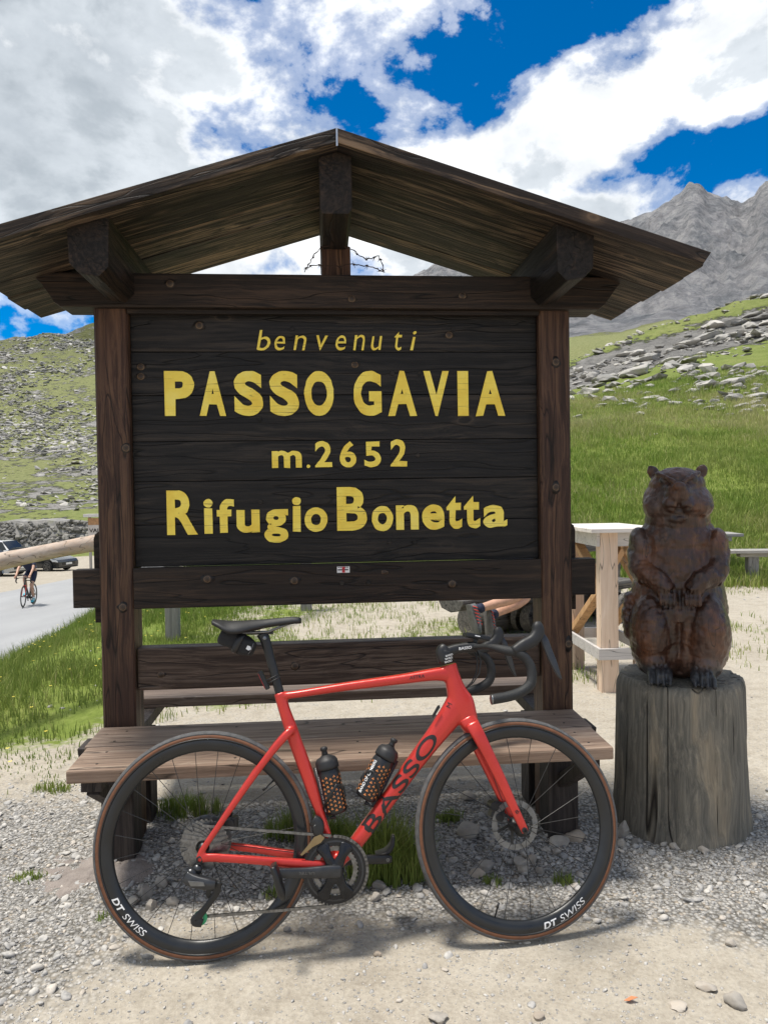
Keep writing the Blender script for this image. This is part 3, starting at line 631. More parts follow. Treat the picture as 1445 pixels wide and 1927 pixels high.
# ------------------------------------------------------------------ barbed wire on the head beam
wire = thing('barbed_wire', 'rusty barbed wire loop draped around the king post above the board', 'barbed wire', SO, SPSI)
wp = [(572, 512), (580, 500), (592, 480), (604, 467), (625, 464), (645, 466), (662, 472), (676, 485), (690, 492), (700, 489), (712, 484), (718, 495), (722, 514)]
wp2 = [(576, 505), (590, 500), (605, 502), (640, 505), (662, 500), (680, 503), (700, 505), (720, 512)]
M_wire = plain('rusty_wire', (.05, .028, .02), .8, .4, .3, 200)
mb = MB()
for path in (wp, wp2):
    P = []
    for i, (a, b_) in enumerate(path):
        x, z = SL(a, b_, -.02); P.append(Vector((x, -.02-.025*math.sin(i/len(path)*math.pi), max(z, 2.325))))
    Q = []
    for i in range(len(P)-1):
        for k in range(4): Q.append(P[i].lerp(P[i+1], k/4)+Vector((random.uniform(-.003, .003), random.uniform(-.004, .004), random.uniform(-.002, .004))))
    Q.append(P[-1]); mb.tube(Q, .0016, 6); mb.tube([p+Vector((.0015*math.sin(i*1.3), .0015*math.cos(i*1.3), .0015)) for i, p in enumerate(Q)], .0013, 6)
    for i in range(2, len(Q)-1, 5):
        for k in range(4):
            d = Vector((random.uniform(-1, 1), random.uniform(-1, 1), random.uniform(-1, 1))).normalized(); mb.tube([Q[i], Q[i]+d*.017], [.0016, .0004], 5)
        mb.tube([Q[i]+Vector((-.004, 0, 0)), Q[i]+Vector((.004, 0, 0))], .0035, 6)
mb.build('wire_strand', M_wire, wire, smooth=True)
# ================================================================== bicycle
BYAW, BLEAN, BSTEER = .0809, .188, .085
bd = Vector((math.cos(BYAW), math.sin(BYAW), 0)); bh = Vector((-math.sin(BYAW), math.cos(BYAW), 0))
bu = Vector((0, 0, 1))*math.cos(BLEAN)+bh*math.sin(BLEAN); bn = bd.cross(bu)
BM = Matrix((bd, -bn, bu)).transposed().to_4x4(); BM.translation = Vector((-.5679, 2.2293, 0))
BM.translation.z = zat(-.57, 2.23)+.002
bike = thing('road_bicycle', 'red and black road racing bicycle leaning against the wooden bench', 'bicycle', mat=BM)
def redpaint():
    m, t, b = mat('red_frame_paint'); v = N(t, 'ShaderNodeTexCoord').outputs['Object']
    n = NOISE(t, v, 900, 2); g = NOISE(t, v, 5, 3)
    setc(t, b, 'Base Color', MIX(t, .25, RAMP(t, g, [(.3, (.46, .02, .016)), (.7, (.60, .035, .025))]), RAMP(t, n, [(.3, (.4, .015, .012)), (.7, (.8, .09, .06))])))
    b.inputs['Metallic'].default_value = .35; b.inputs['Roughness'].default_value = .34; b.inputs['Coat Weight'].default_value = .4; b.inputs['Coat Roughness'].default_value = .25
    return m
M_red = redpaint()
M_blk = plain('matt_black', (.012, .0125, .0135), .42, 0, .2, 40, spec=.5)
M_carb = plain('carbon_rim', (.011, .0125, .0145), .33, 0, .25, 14, spec=.55)
M_rub = plain('tyre_tread', (.085, .085, .086), .85, 0, .35, 60, bmp=.4)
M_tan = plain('tan_sidewall', (.15, .062, .03), .75, 0, .2, 50)
M_chr = plain('bright_metal', (.2, .205, .21), .38, 1.0, .2, 60)
M_grey = plain('dark_grey_alloy', (.05, .052, .056), .33, .6, .2, 30)
M_cas = plain('cassette_steel', (.2, .2, .2), .35, 1.0, .35, 90)
M_whitep = plain('white_print', (.8, .8, .8), .5, 0, .05)
M_inkp = plain('dark_print', (.014, .012, .013), .4, 0, .1)
M_tape = plain('bar_tape', (.014, .015, .016), .62, 0, .25, 60, bmp=.5)
M_hood = plain('rubber_hood', (.013, .0135, .015), .55, 0, .2, 80)
M_green = plain('green_pulley', (.05, .35, .16), .4, .3)
M_gold = plain('bronze_plate', (.3, .23, .13), .35, .9, .15)
def P3(u, w, v=0.0): return Vector((u, -v, w))
def lerp(a, b, t): return a+(b-a)*t
def spl(P, n=8):
    """Catmull-Rom through rows of equal-length tuples"""
    P = [np.array(p, float) for p in P]; Q = [2*P[0]-P[1]]+P+[2*P[-1]-P[-2]]; out = []
    for i in range(1, len(Q)-2):
        for k in range(n):
            t = k/n; a, b, c, d = Q[i-1], Q[i], Q[i+1], Q[i+2]
            out.append(.5*((2*b)+(-a+c)*t+(2*a-5*b+4*c-d)*t*t+(-a+3*b-3*c+d)*t**3))
    out.append(P[-1]); return out
def loft(mb, rows, n=14, pw=2.6, step=6):
    """rows: (u, w, v, half in-plane width, half thickness): superellipse section"""
    R = spl(rows, step); k = len(R); V = []; F = []
    for i, r in enumerate(R):
        a = R[max(0, i-1)]; b = R[min(k-1, i+1)]
        d = (P3(b[0], b[1], b[2])-P3(a[0], a[1], a[2])).normalized(); sx = d.cross(Vector((0, 1, 0))).normalized(); sy = d.cross(sx).normalized()
        for j in range(n):
            t = 2*math.pi*j/n; c, s = math.cos(t), math.sin(t)
            V.append(P3(r[0], r[1], r[2])+sx*r[3]*math.copysign(abs(c)**(2/pw), c)+sy*r[4]*math.copysign(abs(s)**(2/pw), s))
    for i in range(k-1):
        for j in range(n):
            j2 = (j+1) % n; F.append((i*n+j, (i+1)*n+j, (i+1)*n+j2, i*n+j2))
    F.append(tuple(range(n))); F.append(tuple((k-1)*n+j for j in reversed(range(n))))
    mb.add(V, F); return mb
fr = MB()
loft(fr, [(.234, .79, 0, .019, .017), (.249, .735, 0, .019, .017), (.268, .68, 0, .021, .018), (.283, .635, 0, .0215, .018), (.318, .538, 0, .0215, .018), (.34, .47, 0, .019, .018), (.36, .41, 0, .0145, .018), (.385, .33, 0, .013, .019), (.402, .26, 0, .013, .02)])
loft(fr, [(.225, .778, 0, .012, .016), (.30, .785, 0, .0125, .019), (.446, .802, 0, .0145, .020), (.635, .82, 0, .017, .022), (.74, .831, 0, .021, .023), (.80, .83, 0, .028, .022)])
loft(fr, [(.79, .862, 0, .0255, .023), (.800, .82, 0, .027, .024), (.812, .775, 0, .033, .025), (.825, .735, 0, .044, .027), (.842, .69, 0, .036, .026), (.847, .675, 0, .0325, .025)])
loft(fr, [(.402, .262, 0, .022, .034), (.47, .32, 0, .0225, .031), (.592, .466, 0, .0255, .029), (.668, .557, 0, .028, .028), (.742, .642, 0, .033, .027), (.80, .71, 0, .042, .026), (.822, .74, 0, .046, .025)])
for s in (-1, 1):
    loft(fr, [(.278, .668, s*.012, .014, .010), (.255, .66, s*.030, .013, .009), (.172, .566, s*.046, .0115, .0085), (.03, .376, s*.062, .0095, .008), (.0, .33, s*.066, .011, .006), (-.004, .305, s*.066, .012, .005)])
    loft(fr, [(-.012, .310, s*.067, .012, .005), (.02, .316, s*.067, .013, .007), (.12, .305, s*.062, .0125, .009), (.215, .29, s*.052, .0135, .011), (.32, .272, s*.040, .017, .013), (.395, .26, s*.03, .019, .014)])
fr.lathe([(.024, -.043), (.027, -.036), (.027, .036), (.024, .043)], 24, Matrix.Translation(P3(.402, .252)) @ Matrix.Rotation(math.pi/2, 4, 'X'))
frame = fr.build('frame', M_red, bike, smooth=True)
sub = frame.modifiers.new('r', 'REMESH'); sub.mode = 'VOXEL'; sub.voxel_size = .0035; sub.use_smooth_shade = True
sm = frame.modifiers.new('s', 'SMOOTH'); sm.iterations = 5; sm.factor = .5
apply_mods(frame); frame.data.materials.clear(); frame.data.materials.append(M_red)
def onbike(par, txt, u0, w0, u1, w1, h, v, m_, name='lettering', off=0.0, shear=0.0, d=.0006):
    """lettering along the line (u0,w0)-(u1,w1), height h, on the plane v"""
    a = np.array([u0, w0]); e = np.array([u1, w1])-a; n = np.array([-e[1], e[0]])/np.linalg.norm(e)
    me = text_mesh(txt, offset=off, extrude=.001, shear=shear)
    def fn(x, y, z): p = a+e*x+n*h*y; return P3(p[0], p[1], v+(d if z > 0 else -.0005))
    return link(name, fit_text(me, fn, 0, 1, 0, 1), m_, par)
def proud(par, txt, u0, w0, u1, w1, h, m_, surf, name='lettering', off=0.0, shear=0.0, lift=.0012):
    """lettering pressed onto a tube: every point lands on the surface of surf (shot from the drive side)"""
    a = np.array([u0, w0]); e = np.array([u1, w1])-a; n = np.array([-e[1], e[0]])/np.linalg.norm(e)
    me = text_mesh(txt, offset=off, extrude=0, shear=shear)
    bm = bmesh.new(); bm.from_mesh(me); bmesh.ops.triangulate(bm, faces=bm.faces); bmesh.ops.subdivide_edges(bm, edges=bm.edges, cuts=2); bmesh.ops.triangulate(bm, faces=bm.faces); bm.to_mesh(me); bm.free()
    def fn(x, y, z):
        p = a+e*x+n*h*y; ok, loc, nn, _ = surf.ray_cast(P3(p[0], p[1], .3), Vector((0, 1, 0)))
        return (loc+nn*lift) if ok else P3(p[0], p[1], .02)
    return link(name, fit_text(me, fn, 0, 1, 0, 1), m_, par)
proud(frame, 'BASSO', .520, .346, .748, .626, .043, M_inkp, frame, off=.012)
proud(frame, 'ASTRA', .655, .818, .705, .823, .011, M_inkp, frame, off=.008, shear=.2)
proud(frame, 'M', .785, .722, .792, .735, .014, M_inkp, frame)
MB().prism([(.726, .694), (.732, .700), (.752, .728), (.749, .735), (.743, .733), (.724, .703)], -.031, -.026).build('port_cover', M_blk, frame, bevel=.001)
MB().lathe([(.011, 0), (.011, .006), (.006, .008), (.0055, .003)], 16, Matrix.Translation(P3(-.004, .312, .066)) @ Matrix.Rotation(math.pi/2, 4, 'X')).build('axle_bolt', M_blk, frame)
# saddle, seat post
sp_ = MB(); loft(sp_, [(.238, .775, 0, .0145, .013), (.205, .90, 0, .0145, .013), (.19, .955, 0, .0165, .014), (.178, .982, 0, .019, .015)])
post = sp_.build('seat_post', M_blk, bike, smooth=True)
MB().box(.13, .215, -.012, .012, .978, .99).build('seat_clamp', M_blk, post, bevel=.004)
MB().lathe([(.006, 0), (.006, .003), (.003, .004)], 12, Matrix.Translation(P3(.188, .966, .015)) @ Matrix.Rotation(math.pi/2, 4, 'X')).build('clamp_bolt', M_chr, post)
for s in (-1, 1):
    MB().tube([P3(.07, .995, s*.03), P3(.10, .984, s*.023), P3(.20, .986, s*.022), P3(.235, 1.0, s*.018), P3(.272, 1.012, s*.008)], .0035, 8).build('saddle_rail', M_chr, post, smooth=True)
def saddle():
    rows = [(.023, 1.032, .055, .008), (.045, 1.030, .066, .018), (.075, 1.027, .069, .033), (.11, 1.026, .063, .034), (.15, 1.027, .045, .026), (.19, 1.028, .031, .019), (.235, 1.031, .023, .016), (.275, 1.033, .0195, .014), (.298, 1.031, .016, .011), (.306, 1.027, .009, .006)]
    R = spl(rows, 4); V = []; n = 22
    for r in R:
        u, w, hw, dep = r
        for j in range(n):
            f = j/(n-1)*2-1
            z = w-dep*abs(f)**3.2 + .0*f - (.006*math.exp(-(f/.18)**2) if u < .25 else 0)
            V.append(P3(u, z, f*hw))
    k = len(R); top = len(V)
    V += [v-Vector((0, 0, .010)) for v in V]
    F = []
    for i in range(k-1):
        for j in range(n-1):
            a = i*n+j; F.append((a, a+1, a+n+1, a+n)); F.append((top+a, top+a+n, top+a+n+1, top+a+1))
    for i in range(k-1):
        for j in (0, n-1):
            a = i*n+j; F.append((a, a+n, top+a+n, top+a))
    for j in range(n-1):
        for i in (0, k-1):
            a = i*n+j; F.append((a, a+1, top+a+1, top+a))
    return MB().add(V, F).build('saddle', M_hood, bike, smooth=True)
saddle()
# ------------------------------------------------------------------ wheels
def ring(mb, prof, M, n=96):
    """closed profile (r, v) swept round the axle"""
    k = len(prof); V = []; F = []
    for i in range(n):
        t = 2*math.pi*i/n
        for r, v in prof: V.append(M @ Vector((r*math.cos(t), -v, r*math.sin(t))))
    for i in range(n):
        i2 = (i+1) % n
        for j in range(k):
            j2 = (j+1) % k; F.append((i*k+j, i2*k+j, i2*k+j2, i*k+j2))
    mb.add(V, F); return mb
def disc(mb, M, r0, r1, v0, v1, n=40): return ring(mb, [(r0, v0), (r1, v0), (r1, v1), (r0, v1)], M, n)
def wheel(par, cen, rearw, ang):
    M = Matrix.Translation(P3(*cen))
    rim = ring(MB(), [(.313, .0135), (.318, .012), (.318, -.012), (.313, -.0135), (.302, -.0145), (.290, -.012), (.279, -.006), (.277, 0), (.279, .006), (.290, .012), (.302, .0145)], M).build('wheel', M_carb, par, smooth=True)
    sw = [(.3155, .0125), (.322, .0142), (.330, .0128), (.330, -.0128), (.322, -.0142), (.3155, -.0125)]
    ring(MB(), [(.3150, .0120), (.3185, .0140), (.3235, .0146), (.3295, .0131), (.3285, .0), (.3295, -.0131), (.3235, -.0146), (.3185, -.0140), (.3150, -.012)], M).build('tyre_wall', M_tan, rim, smooth=True)
    ring(MB(), [(.3290, .0136), (.3335, .0112), (.3375, .0072), (.3400, 0), (.3375, -.0072), (.3335, -.0112), (.3290, -.0136), (.327, 0)], M).build('tread', M_rub, rim, smooth=True)
    ring(MB(), [(.3125, .0138), (.3165, .0145), (.3185, .0143), (.3165, .0125)], M).build('bead_line', M_blk, rim, smooth=True)
    hub = MB()
    hub.lathe([(.008, -.05), (.012, -.045), (.024, -.037), (.025, -.033), (.013, -.028), (.0115, 0), (.013, .022), (.023, .027), (.024, .031), (.014, .04), (.008, .055)], 20, M @ Matrix.Rotation(math.pi/2, 4, 'X'))
    hub.build('hub', M_blk, rim, smooth=True)
    n = 24 if rearw else 20
    for i in range(n):
        s = 1 if i % 2 else -1; a0 = 2*math.pi*i/n+ang; k = ((i//2) % 2)*2-1
        ah = a0+k*.62*(1 if rearw else .8); e = P3(cen[0]+.278*math.cos(a0), cen[1]+.278*math.sin(a0), s*.003); h = P3(cen[0]+.022*math.cos(ah), cen[1]+.022*math.sin(ah), s*.03)
        MB().tube([h, e], .0011, 5).build('spoke', M_blk, rim)
    a = math.radians(38); p = Vector((math.cos(a), math.sin(a)))
    va = math.radians(40 if rearw else 250)
    vs = MB().tube([P3(cen[0]+math.cos(va)*.278, cen[1]+math.sin(va)*.278), P3(cen[0]+math.cos(va)*.250, cen[1]+math.sin(va)*.250), P3(cen[0]+math.cos(va)*.249, cen[1]+math.sin(va)*.249), P3(cen[0]+math.cos(va)*.234, cen[1]+math.sin(va)*.234)], [.0026, .0026, .0042, .0038], 8).build('valve', M_blk, rim, smooth=True)
    return rim
def rim_text(par, txt, cen, a0, a1, r0, r1, m_, off=0.0, shear=0.0, v=.0149):
    me = text_mesh(txt, offset=off, extrude=0, shear=shear)
    bm = bmesh.new(); bm.from_mesh(me); bmesh.ops.triangulate(bm, faces=bm.faces); bmesh.ops.subdivide_edges(bm, edges=bm.edges, cuts=1); bm.to_mesh(me); bm.free()
    def fn(x, y, z):
        a = math.radians(a0+(a1-a0)*x); r = r0+(r1-r0)*y; return P3(cen[0]+r*math.cos(a), cen[1]+r*math.sin(a), v-.0025*abs((r-.302)/.012)**2+.0008)
    return link('lettering', fit_text(me, fn, 0, 1, 0, 1), m_, par)
RW = (0.0, .34)
rw = wheel(bike, RW, True, .12); rw.name = 'rear_wheel'
rim_text(rw, 'DT', RW, 207.5, 216.5, .311, .292, M_whitep, .03, .2); rim_text(rw, 'SWISS', RW, 218.5, 235, .311, .292, M_whitep, .0, .2)
# rear sprockets (each a toothed ring), disc, caliper
cas = MB()
for i in range(11):
    r = .030+.0043*i; n = 12+int(1.9*i); v0 = .044-.0034*i; V = []; k = 4*n
    prof = []
    for j in range(k):
        t = 2*math.pi*j/k; rr = r+(.0022 if j % 4 in (1, 2) else -.0012); prof.append((rr*math.cos(t), rr*math.sin(t)))
    inn = [((r-.009)*math.cos(2*math.pi*j/k), (r-.009)*math.sin(2*math.pi*j/k)) for j in range(k)]
    V = [P3(RW[0]+x, RW[1]+z, v0+dv) for dv in (.0009, -.0009) for x, z in prof]+[P3(RW[0]+x, RW[1]+z, v0+dv) for dv in (.0009, -.0009) for x, z in inn]
    F = []
    for j in range(k):
        j2 = (j+1) % k; F += [(j, j2, k+j2, k+j), (2*k+j, j, j2, 2*k+j2)[::-1], (k+j, k+j2, 3*k+j2, 3*k+j)]
    cas.add(V, F)
cas.build('cassette', M_cas, bike)
def brake_disc(par, cen, side):
    M = Matrix.Translation(P3(*cen)); mb = MB(); disc(mb, M, .062, .078, side*.034, side*.0355, 48)
    d = mb.build('brake_disc', M_chr, par)
    ar = MB()
    for i in range(6):
        a = i*math.pi/3; ar.beam(P3(cen[0]+.02*math.cos(a), cen[1]+.02*math.sin(a), side*.035), P3(cen[0]+.063*math.cos(a+.3), cen[1]+.063*math.sin(a+.3), side*.035), .009, .002, up=(0, 1, 0))
    disc(ar, M, .012, .024, side*.031, side*.038, 24); ar.build('disc_spider', M_blk, par)
brake_disc(bike, RW, -1)
cp = MB()
cp.box(.045, .095, .035, .075, .365, .405, None); cp.tube([P3(.06, .40, -.055), P3(.07, .42, -.055)], .012, 10); cp.tube([P3(.07, .385, -.03), P3(.07, .385, -.08)], .017, 12)
cp.build('rear_caliper', M_blk, bike, bevel=.004)
# crankset
CB = (.402, .253)
def chainring(r, n, v0, th, hole):
    k = 4*n; mb = MB(); pr = [((r+(.0025 if j % 4 in (1, 2) else -.0018))*math.cos(2*math.pi*j/k), (r+(.0025 if j % 4 in (1, 2) else -.0018))*math.sin(2*math.pi*j/k)) for j in range(k)]
    inn = [(hole*math.cos(2*math.pi*j/k), hole*math.sin(2*math.pi*j/k)) for j in range(k)]
    V = [P3(CB[0]+x, CB[1]+z, v0+s*th) for s in (1, -1) for x, z in pr]+[P3(CB[0]+x, CB[1]+z, v0+s*th) for s in (1, -1) for x, z in inn]
    F = []
    for j in range(k):
        j2 = (j+1) % k; F += [(j, j2, k+j2, k+j), (2*k+j2, j2, j, 2*k+j), (k+j, k+j2, 3*k+j2, 3*k+j), (2*k+j, 3*k+j, 3*k+j2, 2*k+j2)]
    return mb.add(V, F)
M_ring = plain('chainring_black', (.02, .021, .024), .25, .5, .2, 30)
crank = chainring(.099, 52, .0445, .002, .072).build('chainring', M_ring, bike); crank['label'] = 'large toothed black outer chainring'
chainring(.070, 36, .037, .0015, .056).build('inner_ring', M_cas, crank)
ct = MB()
for a in (62, 118, 242, 298):
    t = math.radians(a); d = Vector((math.cos(t), math.sin(t)))
    loft(ct, [(CB[0]+d.x*.012, CB[1]+d.y*.012, .052, .019, .008), (CB[0]+d.x*.05, CB[1]+d.y*.05, .051, .014, .007), (CB[0]+d.x*.078, CB[1]+d.y*.078, .048, .021, .005), (CB[0]+d.x*.088, CB[1]+d.y*.088, .047, .012, .003)], 12, 3)
ct.lathe([(.026, .03), (.028, .048), (.022, .06), (.010, .062), (.009, .056)], 24, Matrix.Translation(P3(*CB)) @ Matrix.Rotation(math.pi/2, 4, 'X'))
ct.build('spider', M_ring, crank, smooth=True)
ring(MB(), [(.083, .047), (.094, .046), (.094, .0435), (.083, .0435)], Matrix.Translation(P3(*CB)), 64).build('ring_band', M_grey, crank)
ca = MB(); loft(ca, [(CB[0]+.018, CB[1], .055, .018, .009), (CB[0]-.02, CB[1]+.002, .060, .019, .0095), (CB[0]-.09, CB[1]+.005, .068, .0155, .0085), (CB[0]-.15, CB[1]+.009, .074, .0145, .008), (CB[0]-.172, CB[1]+.010, .076, .014, .008), (CB[0]-.184, CB[1]+.010, .076, .008, .006)], 16, 3.4)
arm = ca.build('crank_arm', M_grey, bike, smooth=True)
onbike(arm, 'ULTEGRA', CB[0]-.062, CB[1]+.0085, CB[0]-.138, CB[1]+.0125, .0075, .0775, M_chr, off=-.01)
pd = MB(); PB = (CB[0]-.172, CB[1]+.010)
pd.tube([P3(PB[0], PB[1], .08), P3(PB[0], PB[1], .145)], .0075, 12)
loft(pd, [(PB[0]-.012, PB[1]+.035, .115, .010, .03), (PB[0]-.004, PB[1]+.015, .115, .0105, .033), (PB[0]+.004, PB[1]-.015, .115, .011, .032), (PB[0]+.012, PB[1]-.042, .115, .012, .026), (PB[0]+.018, PB[1]-.06, .115, .006, .016)], 12, 3)
pd.build('pedal', M_blk, bike, smooth=True)
ca = MB(); loft(ca, [(CB[0], CB[1], -.055, .017, .009), (CB[0]+.08, CB[1]-.003, -.064, .0145, .008), (CB[0]+.165, CB[1]-.008, -.074, .0145, .008), (CB[0]+.186, CB[1]-.009, -.075, .009, .006)], 14, 3)
arm2 = ca.build('crank_arm', M_blk, bike, smooth=True)
MB().lathe([(.0055, 0), (.0055, .002), (.0035, .002), (.003, 0)], 12, Matrix.Translation(P3(CB[0]+.172, CB[1]-.0085, -.0655)) @ Matrix.Rotation(math.pi/2, 4, 'X')).build('pedal_thread', M_chr, arm2)
pd = MB(); loft(pd, [(CB[0]+.135, CB[1]-.004, -.115, .007, .03), (CB[0]+.17, CB[1]+.004, -.115, .009, .034), (CB[0]+.19, CB[1]+.026, -.115, .008, .028), (CB[0]+.196, CB[1]+.055, -.115, .005, .014)], 12, 3); pd.tube([P3(CB[0]+.172, CB[1]-.0085, -.078), P3(CB[0]+.172, CB[1]-.004, -.14)], .007, 10)
pd.build('pedal', M_blk, bike, smooth=True)
# chain: links along the two runs
link_me = None; chain = MB()
def chain_run(A, B, n):
    for i in range(n):
        p = A.lerp(B, (i+.5)/n); d = (B-A).normalized(); w = d.cross(Vector((0, 1, 0))).normalized(); hw = (B-A).length/n*.5
        for s in (-1, 1):
            V = []; k = 10
            for j in range(k):
                t = 2*math.pi*j/k; V.append(p+d*(math.cos(t)*.0042+(hw*.95 if math.cos(t) > 0 else -hw*.95))+w*math.sin(t)*.0042)
            o = Vector((0, s*(.0030 if i % 2 else .0021), 0)); V = [v+o for v in V]+[v+o*1.28 for v in V]
            chain.add(V, [tuple(range(k)), tuple(reversed(range(k, 2*k)))]+[(j, k+j, k+(j+1) % k, (j+1) % k) for j in range(k)])
chain_run(P3(0, .40, .030), P3(.39, .355, .044), 32); 
chain_run(P3(.39, .152, .044), P3(.010, .140, .034), 30)
for i in range(26):
    t0 = math.radians(90-7*i); t1 = math.radians(90-7*(i+1)); rr = .1
    chain_run(P3(CB[0]+rr*math.cos(t0), CB[1]+rr*math.sin(t0), .0445), P3(CB[0]+rr*math.cos(t1), CB[1]+rr*math.sin(t1), .0445), 1)
chain.build('chain', M_cas, bike)
# derailleurs
rd = MB()
rd.tube([P3(-.012, .283, .07), P3(-.012, .283, .05)], .014, 14); rd.tube([P3(-.03, .272, .076), P3(-.03, .272, .052)], .016, 14)
loft(rd, [(-.045, .268, .07, .018, .013), (-.02, .256, .075, .019, .015), (.02, .247, .08, .017, .015), (.045, .243, .08, .013, .012)], 12, 3.5)
rder = rd.build('rear_derailleur', M_grey, bike, smooth=True)
MB().prism([(-.034, .262), (.012, .256), (.016, .244), (-.026, .246)], -.0965, -.094).build('derailleur_plate', M_chr, rder, bevel=.001)
cg = MB(); loft(cg, [(.047, .245, .066, .014, .004), (.045, .215, .064, .011, .004), (.018, .178, .062, .0095, .004), (-.006, .152, .06, .012, .004), (-.016, .138, .06, .016, .004), (.004, .130, .06, .012, .004)], 10, 3)
cg.build('derailleur_cage', M_blk, rder, smooth=True)
pl = MB(); disc(pl, Matrix.Translation(P3(-.004, .142)), .008, .021, .047, .053, 22); disc(pl, Matrix.Translation(P3(-.004, .142)), .003, .006, .044, .056, 12); pl.build('jockey_wheel', M_green, rder)
pl = MB(); disc(pl, Matrix.Translation(P3(.030, .212)), .004, .019, .047, .053, 22); pl.build('jockey_wheel', M_blk, rder)
fdm = MB(); loft(fdm, [(.335, .402, .035, .017, .014), (.35, .39, .035, .02, .016), (.353, .365, .038, .017, .014), (.358, .35, .04, .010, .010)], 12, 4)
fd_ = fdm.build('front_derailleur', M_blk, bike, smooth=True)
MB().prism([(.372, .352), (.36, .362), (.34, .356), (.318, .33), (.296, .306), (.302, .303), (.335, .327), (.36, .338)], -.054, -.0515).build('cage_plate', M_gold, fd_, bevel=.0008)
# bottle cages
def bcage(par, base, d, n):
    mb = MB(); L_ = .15
    for s in (-1, 1):
        P = []
        for k in range(15):
            t = k/14; a = math.radians(10+150*min(1, t*1.25)); along = .02+.12*(t if t < .6 else 1.2-t)
            P.append(P3(base[0]+d[0]*along+n[0]*(.036-.0385*math.cos(a)), base[1]+d[1]*along+n[1]*(.036-.0385*math.cos(a)), s*.0385*math.sin(a)))
        mb.tube(P, .0042, 8, ry=.0022)
    mb.tube([P3(base[0]+d[0]*(-.01)+n[0]*.03, base[1]+d[1]*(-.01)+n[1]*.03, 0), P3(base[0]+d[0]*(-.01), base[1]+d[1]*(-.01), 0), P3(base[0]+d[0]*.15, base[1]+d[1]*.15, 0)], .007, 8, ry=.003)
    return mb.build('bottle_cage', M_blk, par, smooth=True)
def unit(a, b): d = math.hypot(b[0]-a[0], b[1]-a[1]); return ((b[0]-a[0])/d, (b[1]-a[1])/d)
B1a, B1b = (.412, .412), (.378, .585); B2a, B2b = (.500, .452), (.583, .596)
d1 = unit(B1a, B1b); n1 = (-d1[1], d1[0]); d2 = unit(B2a, B2b); n2 = (d2[1], -d2[0])
bcage(bike, (B1a[0]+n1[0]*.037, B1a[1]+n1[1]*.037), d1, (-n1[0], -n1[1])); bcage(bike, (B2a[0]+n2[0]*.037, B2a[1]+n2[1]*.037), d2, (-n2[0], -n2[1]))
# ------------------------------------------------------------------ front end (steered a few degrees)
sa = Vector((-math.cos(math.radians(73)), 0, math.sin(math.radians(73)))); fb = P3(.9517, .3268)
FM = Matrix.Translation(fb) @ Matrix.Rotation(BSTEER, 4, sa) @ Matrix.Translation(-fb)
fk = MB()
loft(fk, [(.838, .692, 0, .031, .026), (.848, .672, 0, .030, .036), (.858, .655, 0, .027, .044)], 16, 3)
for s in (-1, 1):
    loft(fk, [(.850, .672, s*.030, .024, .012), (.866, .635, s*.046, .0215, .011), (.898, .567, s*.049, .019, .0105), (.935, .485, s*.050, .017, .0095), (.968, .407, s*.051, .0145, .0085), (.990, .357, s*.052, .013, .0075), (.999, .336, s*.052, .011, .006)], 14, 2.8)
fork = fk.build('fork', M_red, bike, smooth=True)
fork.matrix_local = FM
MB().lathe([(.009, 0), (.009, .004), (.005, .005), (.0045, .001)], 14, Matrix.Translation(P3(.995, .342, .058)) @ Matrix.Rotation(math.pi/2, 4, 'X')).build('axle_bolt', M_blk, fork)
onbike(fork, 'B', .972, .392, .982, .398, .010, .0597, M_inkp)
fw = wheel(bike, (.9947, .34), False, .08); fw.name = 'front_wheel'; fw.matrix_local = FM
rim_text(fw, 'DT', (.9947, .34), 281, 290, .311, .292, M_whitep, .03, .2); rim_text(fw, 'SWISS', (.9947, .34), 292, 311, .311, .292, M_whitep, 0, .2)
fr_d = MB(); M_ = Matrix.Translation(P3(.9947, .34)); disc(fr_d, M_, .06, .078, -.034, -.0355, 48); o = fr_d.build('brake_disc', M_chr, bike); o.matrix_local = FM
ar = MB()
for i in range(6):
    a = i*math.pi/3; ar.beam(P3(.9947+.02*math.cos(a), .34+.02*math.sin(a), -.035), P3(.9947+.063*math.cos(a+.3), .34+.063*math.sin(a+.3), -.035), .009, .002, up=(0, 1, 0))
disc(ar, M_, .012, .024, -.031, -.038, 24); o = ar.build('disc_spider', M_blk, bike); o.matrix_local = FM
cp = MB(); cp.box(.922, .962, .035, .072, .36, .415, Matrix.Translation(P3(.94, .385)) @ Matrix.Rotation(.4, 4, 'Y') @ Matrix.Translation(-P3(.94, .385))); cp.tube([P3(.93, .40, -.03), P3(.93, .40, -.08)], .015, 12); cp.tube([P3(.945, .365, -.03), P3(.945, .365, -.078)], .014, 12)
o = cp.build('front_caliper', M_blk, bike, bevel=.004); o.matrix_local = FM
stm = MB(); loft(stm, [(.781, .872, 0, .026, .024), (.775, .905, 0, .025, .023), (.785, .918, 0, .018, .02)], 14, 3)
loft(stm, [(.772, .897, 0, .020, .022), (.82, .912, 0, .017, .020), (.872, .916, 0, .018, .024), (.888, .912, 0, .014, .03)], 14, 3)
stem = stm.build('stem', M_blk, bike, smooth=True); stem.matrix_local = FM
onbike(stem, 'BASSO', .822, .907, .866, .911, .009, .0225, M_whitep, off=.01, shear=.1)
for k in range(3): onbike(stem, 'BASSO', .772+.002*k, .866+.010*k, .796+.002*k, .872+.010*k, .006, .0255, M_whitep)
hb = MB()
